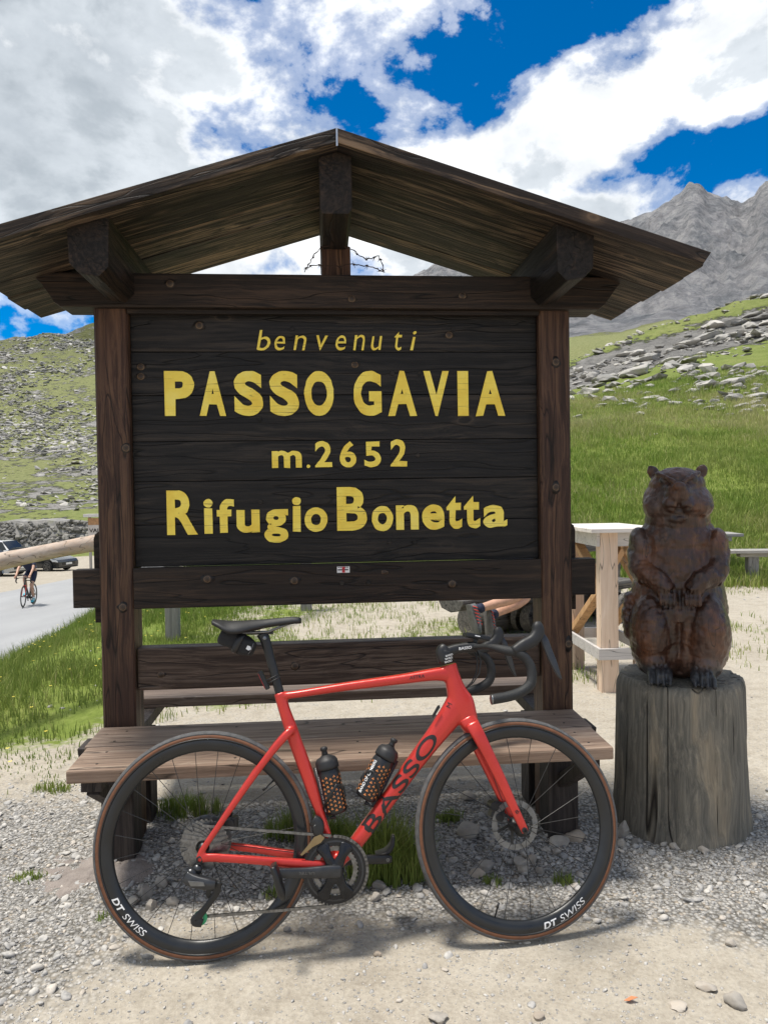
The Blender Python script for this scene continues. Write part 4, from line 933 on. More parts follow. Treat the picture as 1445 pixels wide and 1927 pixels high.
for s in (-1, 1):
    pts = [(.885, .913, 0, .016, .011), (.885, .915, s*.06, .017, .009), (.892, .914, s*.13, .016, .009), (.905, .909, s*.165, .0145, .0125), (.93, .90, s*.192, .0145, .0145), (.962, .892, s*.203, .0155, .0155), (.985, .873, s*.206, .0155, .0155), (.999, .840, s*.209, .0155, .0155), (.993, .80, s*.212, .0155, .0155), (.962, .776, s*.214, .0155, .0155), (.92, .764, s*.216, .0155, .0155), (.865, .757, s*.218, .0155, .0155)]
    R = spl(pts, 6)
    tp = [P3(r[0], r[1], r[2]) for r in R]; rr = [r[3]*(1+.025*math.sin(i*2.2)) if i > 20 else r[3] for i, r in enumerate(R)]
    MBt = MB().tube(tp, rr, 14, ry=[r[4] for r in R], ref=(0, .3, 1)).build('handlebar', M_tape, bike, smooth=True); MBt.matrix_local = FM
    e = MB().lathe([(.0158, 0), (.0158, .003), (.011, .005), (.006, .0055)], 16, Matrix.Translation(P3(.866, .757, s*.218)) @ Matrix.Rotation(-math.pi/2, 4, 'Y')).build('bar_plug', M_chr, bike, smooth=True); e.matrix_local = FM
    h = MB(); loft(h, [(.945, .898, s*.203, .014, .016), (.978, .914, s*.203, .019, .018), (1.012, .930, s*.203, .02, .0175), (1.030, .952, s*.203, .020, .016), (1.031, .975, s*.203, .0165, .0145), (1.030, .987, s*.203, .008, .008)], 16, 2.6, 5)
    ho = h.build('brake_hood', M_hood, bike, smooth=True); ho.matrix_local = FM
    l = MB(); loft(l, [(1.040, .948, s*.203, .010, .006), (1.051, .925, s*.204, .0125, .007), (1.060, .895, s*.206, .012, .0065), (1.072, .858, s*.21, .0115, .006), (1.083, .825, s*.213, .007, .005), (1.091, .808, s*.214, .003, .003)], 12, 3)
    lo = l.build('brake_lever', M_grey, bike, smooth=True); lo.matrix_local = FM
    h = MB().tube([P3(.885, .905, s*.012), P3(.895, .87, s*.02), P3(.888, .83, s*.018), P3(.868, .80, s*.01), P3(.835, .775, 0)], .0024, 6).build('cable', M_blk, bike, smooth=True); h.matrix_local = FM
# ------------------------------------------------------------------ things carried on the bicycle
def bmat(u, w, v, d, nrm_):
    """local frame: z along d in the bike plane, -y towards the camera side"""
    z = Vector((d[0], 0, d[1])); y = Vector((0, 1, 0)); x = y.cross(z); m_ = Matrix((x, y, z)).transposed().to_4x4(); m_.translation = P3(u, w, v); return BM @ m_
M_bot = plain('bottle_plastic', (.012, .013, .015), .38, 0, .2, 20)
M_org = plain('orange_print', (.75, .27, .08), .5, 0, .1)
def bottle(A, dr, label, txtang, mir):
    o = thing('water_bottle', label, 'bottle', group='bottles in the frame cages', mat=bmat(A[0], A[1], 0, dr, 0))
    r = .0355
    MB().lathe([(.026, 0), (.033, .003), (r, .010), (r, .075), (.0335, .083), (.0335, .092), (r, .099), (r, .125), (.033, .133), (.0325, .14)], 36).build('body', M_bot, o, smooth=True)
    cap = MB().lathe([(.0365, .139), (.037, .146), (.036, .162), (.030, .172), (.016, .178), (.012, .182)], 36).build('cap', M_hood, o, smooth=True)
    MB().lathe([(.0105, .180), (.0095, .188), (.0085, .194), (.0115, .197), (.0118, .203), (.009, .207)], 18).build('nozzle', M_hood, cap, smooth=True)
    def wrapf(a0, sc, z0, rot):
        def fn(x, y, z): 
            a = a0+x/r; return ((r+.0007)*math.sin(a), -(r+.0007)*math.cos(a), z0+y)
        return fn
    # lettering up the flank
    me = text_mesh('BAND OF CLIMBERS', offset=.012, extrude=0)
    bm = bmesh.new(); bm.from_mesh(me); bmesh.ops.triangulate(bm, faces=bm.faces); bmesh.ops.subdivide_edges(bm, edges=bm.edges, cuts=1); bm.to_mesh(me); bm.free()
    f0 = wrapf(math.radians(txtang), 1, .014, 0)
    link('lettering', fit_text(me, lambda x, y, z: f0(-y, x, 0), 0, .108, 0, .011), M_whitep, o)
    tri = MB()
    for ai in range(16):
        a = math.radians(txtang)+.42+ai*.36
        if ai*.36 > 2*math.pi-.75: break
        for k in range(8):
            zc = .016+k*.0135+(.006 if ai % 2 else 0)
            for dx, dz, h in ((-.0022, -.001, .0045), (.0022, -.001, .0045), (0, .002, .005)):
                V = []
                for x, z in ((dx-.0019, zc+dz-h*.4), (dx+.0019, zc+dz-h*.4), (dx, zc+dz+h*.55)):
                    V.append(((r+.0008)*math.sin(a+x/r), -(r+.0008)*math.cos(a+x/r), z))
                tri.add(V, [(0, 1, 2)])
    tri.build('peak_print', M_org, o, fix=False)
    return o
bottle(B1a, d1, 'black bottle with orange peaks in the cage on the seat tube', -62, 0)
bottle(B2a, d2, 'black bottle with orange peaks in the cage on the down tube', -38, 0)
# saddle bag
bag = thing('saddle_bag', 'small black tool bag strapped under the bicycle saddle', 'bag', mat=bmat(.10, .955, 0, unit((.05, .985), (.16, .93)), 0))
bg_ = MB()
rows = [(-.062, .020, .026), (-.05, .027, .032), (-.01, .031, .036), (.03, .030, .034), (.052, .026, .03), (.06, .018, .022)]
R = spl(rows, 5); V = []; n = 20
for z, hx, hy in R:
    for j in range(n):
        t = 2*math.pi*j/n; c, s = math.cos(t), math.sin(t); V.append((hx*math.copysign(abs(c)**.6, c)+.003*math.sin(z*90+j), hy*math.copysign(abs(s)**.6, s), z))
k = len(R); F = [(i*n+j, i*n+(j+1) % n, (i+1)*n+(j+1) % n, (i+1)*n+j) for i in range(k-1) for j in range(n)]+[tuple(range(n)), tuple((k-1)*n+j for j in range(n))]
M_bag = plain('bag_fabric', (.012, .012, .0135), .75, 0, .3, 120, bmp=.5)
bg_.add(V, F).build('pouch', M_bag, bag, smooth=True)
stp = MB(); P = [(.034*math.copysign(abs(math.cos(t))**.6, math.cos(t)), .039*math.copysign(abs(math.sin(t))**.6, math.sin(t)), .004) for t in [2*math.pi*i/28 for i in range(28)]]
stp.tube(P, .002, 6, ry=.011, ref=(0, 0, 1), closed=True).build('strap', M_blk, bag, smooth=True)
MB().box(-.045, -.03, -.012, .012, -.004, .012).build('buckle', M_blk, bag, bevel=.002)
MB().prism([(-.006, .036), (.006, .036), (.007, .046), (.0, .052), (-.007, .046)], -.0362, -.0345).build('badge', M_whitep, bag)
MB().tube([(-.02, -.0345, .05), (.0, -.0365, .053), (.018, -.034, .05)], .0012, 6).build('zip', M_chr, bag)
# rear light
lt = thing('rear_light', 'small black bicycle tail light clamped to the seat post', 'light', mat=bmat(.198, .838, 0, unit((.205, .81), (.178, .87)), 0))
MB().box(-.022, -.008, -.012, .012, -.032, .032).build('housing', M_blk, lt, bevel=.003)
MB().box(-.024, -.0222, -.009, .009, -.026, .026).build('lens', plain('red_lens', (.5, .01, .012), .15, 0, .1, spec=.7), lt, bevel=.0008)
sg = MB()
for z in (-.014, -.004): sg.tube([(.011+.024*math.cos(t), .02*math.sin(t), z) for t in [2*math.pi*i/20 for i in range(20)]], .002, 6, closed=True, ref=(0, 0, 1))
sg.build('rubber_strap', M_hood, lt, smooth=True)
# handlebar computer on its out-front mount
cm_ = BM @ FM @ Matrix.Translation(P3(.89, .95)) @ Matrix.Rotation(.22, 4, 'Y')
cmp_ = thing('bike_computer', 'flat black cycling computer mounted above the handlebar stem', 'computer', mat=cm_)
MB().box(-.042, .042, -.026, .026, -.008, .006).build('case', M_blk, cmp_, bevel=.004)
MB().box(-.034, .036, -.021, .021, .0061, .0068).build('screen', plain('dark_screen', (.03, .035, .035), .12, 0, .1), cmp_, bevel=.0005)
MB().tube([(.0, 0, -.008), (.0, 0, -.02), (-.005, 0, -.034)], .009, 10).build('mount', M_blk, cmp_)
MB().box(-.012, .006, -.0266, -.0262, -.001, .002).build('side_print', M_whitep, cmp_)
# ================================================================== stump and carved marmot
STX, STY, STZ = 1.262, 3.19, .628
def stump():
    n, k = 96, 40; V = []; F = []; z0 = zat(STX, STY)-.06
    for i in range(k):
        f = i/(k-1); z = z0+(STZ-z0)*f
        for j in range(n):
            t = 2*math.pi*j/n; r = .276-.02*f+.03*math.exp(-f*9)*(1+.6*math.sin(3*t+1))
            r += .010*_n3(Vector((math.cos(t)*2.2, math.sin(t)*2.2, z*1.2)))+.006*_n3(Vector((math.cos(t)*9, math.sin(t)*9, z*1.5)))
            cr = abs(_n3(Vector((math.cos(t)*13, math.sin(t)*13, z*.8+5)))); r -= .006*max(0, .07-cr)/.07*(.4+.6*f)
            if f > .93: r -= .014*((f-.93)/.07)**2*(1+.8*_n3(Vector((math.cos(t)*8, math.sin(t)*8, 3))))
            V.append((STX+r*math.cos(t), STY+r*math.sin(t), z+(.010*_n3(Vector((math.cos(t)*7, math.sin(t)*7, 1))) if f > .95 else 0)))
    for i in range(k-1):
        for j in range(n):
            j2 = (j+1) % n; F.append((i*n+j, i*n+j2, (i+1)*n+j2, (i+1)*n+j))
    top = [(k-1)*n+j for j in range(n)]
    for q in (.85, .6, .3):
        b = len(V)
        for j in range(n):
            p = V[top[j]]; t = 2*math.pi*j/n
            V.append((STX+(p[0]-STX)*q/(.85/.85 if q == .85 else 1), STY+(p[1]-STY)*q, STZ-.004+.012*_n3(Vector((q*5*math.cos(t), q*5*math.sin(t), 7)))))
        prev = top if q == .85 else list(range(b-n, b))
        for j in range(n):
            j2 = (j+1) % n; F.append((prev[j], prev[j2], b+j2, b+j))
    b = len(V)-n; V.append((STX, STY, STZ-.004)); F += [(b+j, b+(j+1) % n, len(V)-1) for j in range(n)]
    m, t, bs = mat('stump_wood'); v = N(t, 'ShaderNodeTexCoord').outputs['Object']
    wv = NOISE(t, MAP(t, v, sc=(4, 4, 1.6)), 1.0, 3)
    c3 = N(t, 'ShaderNodeVectorMath', operation='ADD'); L(t, v, c3.inputs[0]); cc = N(t, 'ShaderNodeCombineXYZ'); q = MATH(t, 'MULTIPLY', MATH(t, 'SUBTRACT', wv, .5), .16); [L(t, q, cc.inputs[i]) for i in range(3)]; L(t, cc.outputs[0], c3.inputs[1])
    f = NOISE(t, MAP(t, c3.outputs[0], sc=(75, 75, 2.0)), 1.0, 8, .75); g = NOISE(t, MAP(t, c3.outputs[0], sc=(9, 9, 1.3)), 1.0, 5, .6); cr = NOISE(t, MAP(t, v, sc=(8, 8, .16)), 1.0, 1, .4)
    col = RAMP(t, f, [(.32, (.045, .044, .04)), (.5, (.15, .14, .122)), (.68, (.34, .305, .25))])
    col = MIX(t, .5, col, RAMP(t, g, [(.3, (.05, .053, .054)), (.52, (.15, .146, .13)), (.70, (.36, .295, .21))]))
    ck = RAMP(t, MATH(t, 'ABSOLUTE', MATH(t, 'SUBTRACT', cr, .5)), [(.0, .95), (.005, .7), (.011, 0)])
    ck = MATH(t, 'MULTIPLY', ck, RAMP(t, NOISE(t, MAP(t, v, sc=(5, 5, 3.5)), 1.0, 3), [(.47, 0), (.58, 1)]))
    col = MIX(t, 1.0, col, (1.3, 1.26, 1.18), 'MULTIPLY'); col = MIX(t, ck, col, (.012, .01, .009))
    setc(t, bs, 'Base Color', col); bs.inputs['Roughness'].default_value = .85; bs.inputs['Specular IOR Level'].default_value = .2
    bump(t, bs, MATH(t, 'SUBTRACT', MATH(t, 'ADD', f, g), MATH(t, 'MULTIPLY', ck, 1.5)), .8, .008)
    o = MB().add(V, F).build('tree_stump', m, None, smooth=True)
    return tag(o, 'grey weathered tree stump standing in the gravel as a pedestal', 'tree stump')
stump()
def marmot():
    mb = MB(); SV, SF = ico(3)
    def el(x, y, z, a, b, c, rx=0, ry=0, rz=0):
        M = Matrix.Translation((x, y, z)) @ Matrix.Rotation(rz, 4, 'Z') @ Matrix.Rotation(ry, 4, 'Y') @ Matrix.Rotation(rx, 4, 'X')
        mb.add([M @ Vector((p[0]*a, p[1]*b, p[2]*c)) for p in SV], [tuple(f) for f in SF])
    def limb(pts, rad): mb.tube(pts, rad, 16, ref=(.3, 1, .2))
    el(0, .03, .28, .212, .178, .27); el(0, .03, .12, .168, .16, .13); el(0, .025, .46, .19, .155, .2); el(0, .02, .57, .172, .14, .13)
    el(0, .0, .73, .149, .138, .108); el(0, .0, .80, .122, .12, .078); el(0, .01, .655, .14, .125, .075); el(0, -.06, .79, .085, .075, .06, .5)
    for s in (-1, 1):
        el(s*.082, -.045, .718, .064, .07, .058); el(s*.030, -.122, .728, .036, .034, .036)      # cheeks, muzzle pads
        el(s*.100, .015, .855, .027, .015, .036, 0, s*.55)                                       # ears
        limb([(s*.090, -.066, .850), (s*.056, -.108, .838), (s*.016, -.140, .812)], [.007, .0085, .007])  # brow line running to the nose
        el(s*.068, -.098, .822, .011, .010, .011)                                                # eye
        el(s*.152, -.02, .53, .055, .075, .10, .15, s*.15)                                       # shoulder
        limb([(s*.158, -.02, .53), (s*.158, -.07, .46), (s*.13, -.10, .425)], [.056, .052, .047])
        limb([(s*.13, -.10, .435), (s*.088, -.128, .42), (s*.050, -.136, .37)], [.047, .044, .038])
        for k in range(4): limb([(s*(.024+.017*k), -.150, .372), (s*(.024+.017*k), -.170, .342), (s*(.026+.016*k), -.168, .318)], [.0125, .012, .008])
        el(s*.115, -.065, .19, .097, .118, .17, .15, 0, 0)                                       # thigh
        el(s*.105, -.08, .08, .072, .095, .07)
        fx = -.082 if s < 0 else .09
        el(fx, -.14, .04, .052, .085, .04)
        for k in range(4):
            x = fx+(-.036+.024*k); limb([(x*.98, -.165, .045), (x, -.21, .034), (x*1.01, -.237, .014)], [.015, .0145, .009])
    el(0, -.095, .765, .062, .075, .055); el(0, -.158, .792, .028, .018, .020)                                                          # nose
    el(0, -.09, .665, .05, .04, .022)                                                            # chin
    for k in range(6):                                                                           # curled, ribbed tail at its side
        f = k/5; el(-.203-.012*math.sin(f*3), .0-.05*math.sin(f*2), .33-.15*f, .03, .045, .022, 0, .5)
    o = mb.build('marmot_statue', None, None)
    r = o.modifiers.new('r', 'REMESH'); r.mode = 'VOXEL'; r.voxel_size = .0052; r.use_smooth_shade = True
    s_ = o.modifiers.new('s', 'SMOOTH'); s_.iterations = 4; s_.factor = .5
    apply_mods(o)
    me = o.data; V = np.array([v.co[:] for v in me.vertices]); Nn = np.array([v.normal[:] for v in me.vertices])
    out = V.copy(); feet_eye_shade = np.zeros(len(V)); foot_r = sstep(.095, .06, V[:, 2])*sstep(-.10, -.15, V[:, 1])
    for i, (p, nn) in enumerate(zip(V, Nn)):
        q = Vector(p); c1 = _n3(q*16); d = .0045*math.copysign(abs(c1)**.7, c1) + .003*_n3(Vector((q.x*38, q.y*38, q.z*70)))
        # mouth slit, vertical nose groove, chisel folds between the legs and arms
        if q.y < -.08:
            yy = .700+.35*abs(q.x)-3.0*q.x*q.x
            d -= .016*math.exp(-((q.z-yy)/.0075)**2)*max(0, 1-abs(q.x)/.06)
            d -= .008*math.exp(-(q.x/.005)**2)*(.715 < q.z < .775)
            d -= .016*math.exp(-(q.x/.014)**2)*(.02 < q.z < .25)
        if q.y < -.13 and q.z < .085:
            for fx in (-.082, .09):
                for g in (-.024, 0, .024): d -= .010*math.exp(-((q.x-fx-g)/.0042)**2)*min(1, (-.13-q.y)/.03)
        if q.y < -.125 and .30 < q.z < .385:
            for g in (.0325, .0495, .0665): d -= .008*math.exp(-((abs(q.x)-g)/.0036)**2)
            d -= .010*math.exp(-(q.x/.008)**2)
        out[i] = p+nn*d
    out[:, 2] = np.maximum(out[:, 2], 0); me.vertices.foreach_set('co', out.astype(np.float32).ravel()); me.update()
    foot_r = np.maximum(foot_r, np.where(V[:, 1] < -.08, np.exp(-(((np.abs(V[:, 0])-.068)/.012)**2+((V[:, 2]-.822)/.011)**2)**2), 0))  # eyes join the dark feet mask: hollow-eye shade put into the colour
    at = me.attributes.new('feet_eye_shade', 'FLOAT', 'POINT'); at.data.foreach_set('value', foot_r.astype(np.float32))
    m, t, b = mat('carved_wood'); v = N(t, 'ShaderNodeTexCoord').outputs['Object']
    a = NOISE(t, MAP(t, v, sc=(1, 1, .7)), 5.5, 7, .68); f = NOISE(t, MAP(t, v, sc=(60, 60, 13)), 1.0, 5, .65); g = NOISE(t, v, 3.2, 4)
    col = RAMP(t, a, [(.36, (.014, .0085, .0068)), (.5, (.058, .024, .014)), (.62, (.17, .066, .029)), (.74, (.34, .145, .06))])
    col = MIX(t, .4, col, RAMP(t, f, [(.32, (.008, .005, .0045)), (.55, (.05, .024, .015)), (.72, (.2, .1, .055))]))
    gr = MATH(t, 'MULTIPLY', RAMP(t, g, [(.52, 0), (.66, 1)]), .55)
    col = MIX(t, gr, col, (.12, .098, .088))
    cd = RAMP(t, MATH(t, 'ABSOLUTE', MATH(t, 'SUBTRACT', NOISE(t, MAP(t, v, sc=(14, 14, 3)), 1.0, 2, .5), .5)), [(0, .9), (.003, .7), (.007, 0)])
    col = MIX(t, cd, col, (.004, .003, .003))
    col = MIX(t, N(t, 'ShaderNodeAttribute', attribute_name='feet_eye_shade').outputs['Fac'], col, (.03, .031, .034))
    setc(t, b, 'Base Color', col); L(t, RAMP(t, a, [(.3, .26), (.7, .42)]), b.inputs['Roughness']); b.inputs['Specular IOR Level'].default_value = .5
    vf = N(t, 'ShaderNodeTexVoronoi', feature='SMOOTH_F1', inp={'Scale': 26.0, 'Smoothness': .25}); L(t, MAP(t, v, sc=(1, 1, .6)), vf.inputs['Vector'])
    bump(t, b, MATH(t, 'ADD', MATH(t, 'MULTIPLY', f, .8), MATH(t, 'ADD', MATH(t, 'MULTIPLY', NOISE(t, v, 28, 4), .8), MATH(t, 'MULTIPLY', vf.outputs['Distance'], 1.1))), .7, .007)
    me.materials.clear(); me.materials.append(m)
    o.location = (1.247, 3.165, STZ-.004); o.rotation_euler = (0, 0, -.32); o.scale = (.95, .98, 1.022)
    return tag(o, 'dark brown carved wooden marmot standing upright on the tree stump', 'statue')
marmot()
# ================================================================== white bar table
M_white = wood('pale_pine', (.45, .34, .26), (.62, .5, .4), (.72, .62, .53), 'z', .55, fib=40, worn=(.4, .27, .17), wornamt=.35, knots=.7, bmp=.2)
M_whitex = wood('pale_pine_top', (.5, .48, .46), (.62, .6, .58), (.72, .7, .68), 'x', .45, fib=40, worn=(.55, .5, .45), wornamt=.3, knots=.3, bmp=.2)
tb = thing('bar_table', 'tall pale pine table with crossed braces behind the marmot', 'table', (1.51, 5.2, zat(1.51, 5.2)), math.radians(3))
H = 1.13; WX, WY = .36, .78
for i in range(5): MB().box(-.09, WX+.09, -.08+i*.188, -.08+i*.188+.185, H, H+.028).build('top_plank', M_whitex, tb, bevel=.003)
for x, y in ((0, 0), (WX, 0), (0, WY), (WX, WY)):
    sx = 1 if x == 0 else -1; sy = 1 if y == 0 else -1
    MB().prism([(x, y), (x+sx*.125, y), (x+sx*.125, y+sy*.028), (x+sx*.028, y+sy*.028), (x+sx*.028, y+sy*.095), (x, y+sy*.095)], -.03, H-.001, 'z').build('leg', M_white, tb, bevel=.003)
for y in (-.026, WY+.002): MB().box(-.026, WX+.026, y, y+.024, .235, .315).build('rail', M_whitex, tb, bevel=.003); MB().box(.0, WX, y+.027 if y < 0 else y-.03, y+.05 if y < 0 else y-.004, H-.10, H-.001).build('apron', M_whitex, tb, bevel=.003)
for x in (-.026, WX+.002): MB().box(x, x+.024, -.001, WY+.001, .236, .316).build('rail', M_whitex, tb, bevel=.003); MB().box(x, x+.024, 0, WY, H-.10, H-.001).build('apron', M_whitex, tb, bevel=.003)
M_yel = wood('raw_pine', (.34, .2, .1), (.46, .29, .15), (.56, .38, .22), 'z', .6, fib=40, knots=.4, bmp=.2)
for x in (.0365, WX-.0365):
    MB().beam((x, .05, .72), (x, WY-.06, H-.06), .045, .07, up=(1, 0, 0)).build('brace', M_yel, tb, bevel=.003)
    MB().beam((x, .05, .74), (x, WY-.03, .30), .045, .07, up=(1, 0, 0)).build('brace', M_yel, tb, bevel=.003)
for s, x0 in ((1, .06), (-1, WX-.06)): MB().beam((x0, .045, .82), (x0+s*.16, .045, H-.05), .04, .06, up=(0, 1, 0)).build('brace', M_yel, tb, bevel=.003)
# ================================================================== picnic furniture on the far side of the clearing
M_gwood = wood('silvered_wood', (.2, .2, .195), (.32, .315, .3), (.45, .44, .42), 'x', .75, fib=40, worn=(.5, .48, .45), wornamt=.4, knots=.3, bmp=.3)
M_gwoodz = wood('silvered_post', (.17, .165, .16), (.28, .27, .255), (.4, .385, .36), 'z', .75, fib=40, worn=(.48, .46, .42), wornamt=.4, knots=.4, bmp=.3)
pY = 11.0
pt = thing('picnic_table', 'long grey plank picnic table at the foot of the grassy slope', 'table', (3.6, pY+.55, zat(4.4, pY+.5)-.13), math.radians(-4))
for i in range(4): MB().box(0, 1.92, -.02+i*.16, .13+i*.16, .71, .755).build('top_plank', M_gwood, pt, bevel=.006)
for x in (.3, 1.6):
    MB().box(x, x+.14, .25, .37, -.05, .70).build('leg', M_gwoodz, pt, bevel=.006); MB().box(x-.01, x+.15, .0, .6, .64, .709).build('bearer', M_gwoodz, pt, bevel=.006); MB().box(x-.02, x+.16, -.1, .72, -.03, .05).build('foot', M_gwoodz, pt, bevel=.006)
pb = thing('picnic_bench', 'grey plank bench on a single post beside the picnic table', 'bench', (3.72, pY-.12, zat(5, pY)), math.radians(-4))
for i in range(2): MB().box(0, 2.5, i*.165, .16+i*.165, .43, .475).build('seat_plank', M_gwood, pb, bevel=.006)
for x in (.3, 1.60): MB().box(x, x+.15, .1, .23, -.04, .37).build('leg', M_gwoodz, pb, bevel=.006); MB().box(x-.12, x+.27, .09, .24, .371, .429).build('bearer', M_gwood, pb, bevel=.006); MB().box(x-.2, x+.35, .03, .29, -.03, .055).build('foot', M_gwood, pb, bevel=.006)
# rustic log bench and table behind the sign
M_log = wood('grey_log', (.05, .047, .044), (.11, .105, .098), (.2, .19, .175), 'x', .85, fib=40, worn=(.27, .25, .22), wornamt=.5, knots=.4, bmp=.5)
def log(mb, a, b, r0, r1, n=18, seg=8, flat=None):
    a, b = Vector(a), Vector(b); P = []; R = []
    for i in range(seg+1): f = i/seg; P.append(a.lerp(b, f)+Vector((0, 0, .008*math.sin(f*9)))); R.append(r0+(r1-r0)*f+.006*math.sin(f*17+r0*50))
    mb.tube(P, R, n); return mb
lb = thing('log_bench', 'rustic log bench on round timbers behind the sign', 'bench', (.60, 6.85, zat(.7, 6.9)), math.atan2(1.5, 2.1))
mb = MB(); mb.prism([(-.17, .45), (.17, .45), (.175, .42), (.13, .355), (.0, .325), (-.13, .355), (-.175, .42)], 0, 2.6, 'x').build('seat_log', M_log, lb, bevel=.01)
for x in (1.05, 2.3): log(MB(), (x, -.24, .17), (x, .24, .17), .15, .155).build('support_log', M_log, lb, auto=40)
log(MB(), (.5, .32, .14), (2.5, .32, .14), .155, .16, 20).build('ground_log', M_log, lb, auto=40)
lt_ = thing('log_table', 'rustic half log table standing beyond the log bench', 'table', (1.05, 7.75, zat(1.4, 8)), math.atan2(1.5, 2.1))
for i in range(3): MB().box(-.2, 2.5, -.3+i*.21, -.095+i*.21, .76, .86).build('top_log', M_log, lt_, bevel=.02)
for x in (.2, 2.0): log(MB(), (x, 0, -.05), (x, 0, .758), .15, .14).build('leg', M_log, lt_, auto=40)
# ================================================================== people
M_skin = plain('skin', (.50, .29, .2), .5, 0, .12, 30)
M_navy = plain('navy_cloth', (.012, .017, .045), .8, 0, .25, 60, bmp=.3)
M_shirt = plain('teal_shirt', (.05, .13, .16), .85, 0, .2, 40, bmp=.3)
M_hair = plain('dark_hair', (.02, .013, .009), .6, 0, .3, 80)
def skin_mesh(name, J, E, m_, parent=None, sub=2):
    """J: name -> (position, radius); E: pairs; a Skin + Subdivision body, applied"""
    ks = list(J); me = bpy.data.meshes.new(name); me.from_pydata([tuple(J[k][0]) for k in ks], [(ks.index(a), ks.index(b)) for a, b in E], [])
    o = link(name, me); sm_ = o.modifiers.new('skin', 'SKIN'); sm_.use_smooth_shade = True
    for i, k in enumerate(ks):
        r = J[k][1]; o.data.skin_vertices[0].data[i].radius = (r, r) if isinstance(r, float) else r
    o.data.skin_vertices[0].data[0].use_root = True
    ss = o.modifiers.new('sub', 'SUBSURF'); ss.levels = sub; ss.render_levels = sub
    apply_mods(o); o.data.materials.clear(); o.data.materials.append(m_); o.data.polygons.foreach_set('use_smooth', [True]*len(o.data.polygons))
    if parent: o.parent = parent
    return o
def rig(p, s=1.0):
    """joint positions -> body, shorts, shirt, hair, shoes"""
    J = {}
    rad = dict(pelvis=.125, spine=.12, chest=.135, neck=.058, head=.085, crown=.08, shoulder=.06, elbow=.042, wrist=.03, hand=.034, hip=.085, knee=.058, calf=.056, ankle=.036)
    E = [('pelvis', 'spine'), ('spine', 'chest'), ('chest', 'neck'), ('neck', 'head'), ('head', 'crown')]
    for k in p:
        b = k.rstrip('LR'); J[k] = (p[k], rad[b]*s)
    for q in 'LR': E += [('chest', 'shoulder'+q), ('shoulder'+q, 'elbow'+q), ('elbow'+q, 'wrist'+q), ('wrist'+q, 'hand'+q), ('pelvis', 'hip'+q), ('hip'+q, 'knee'+q), ('knee'+q, 'calf'+q), ('calf'+q, 'ankle'+q)]
    return J, E
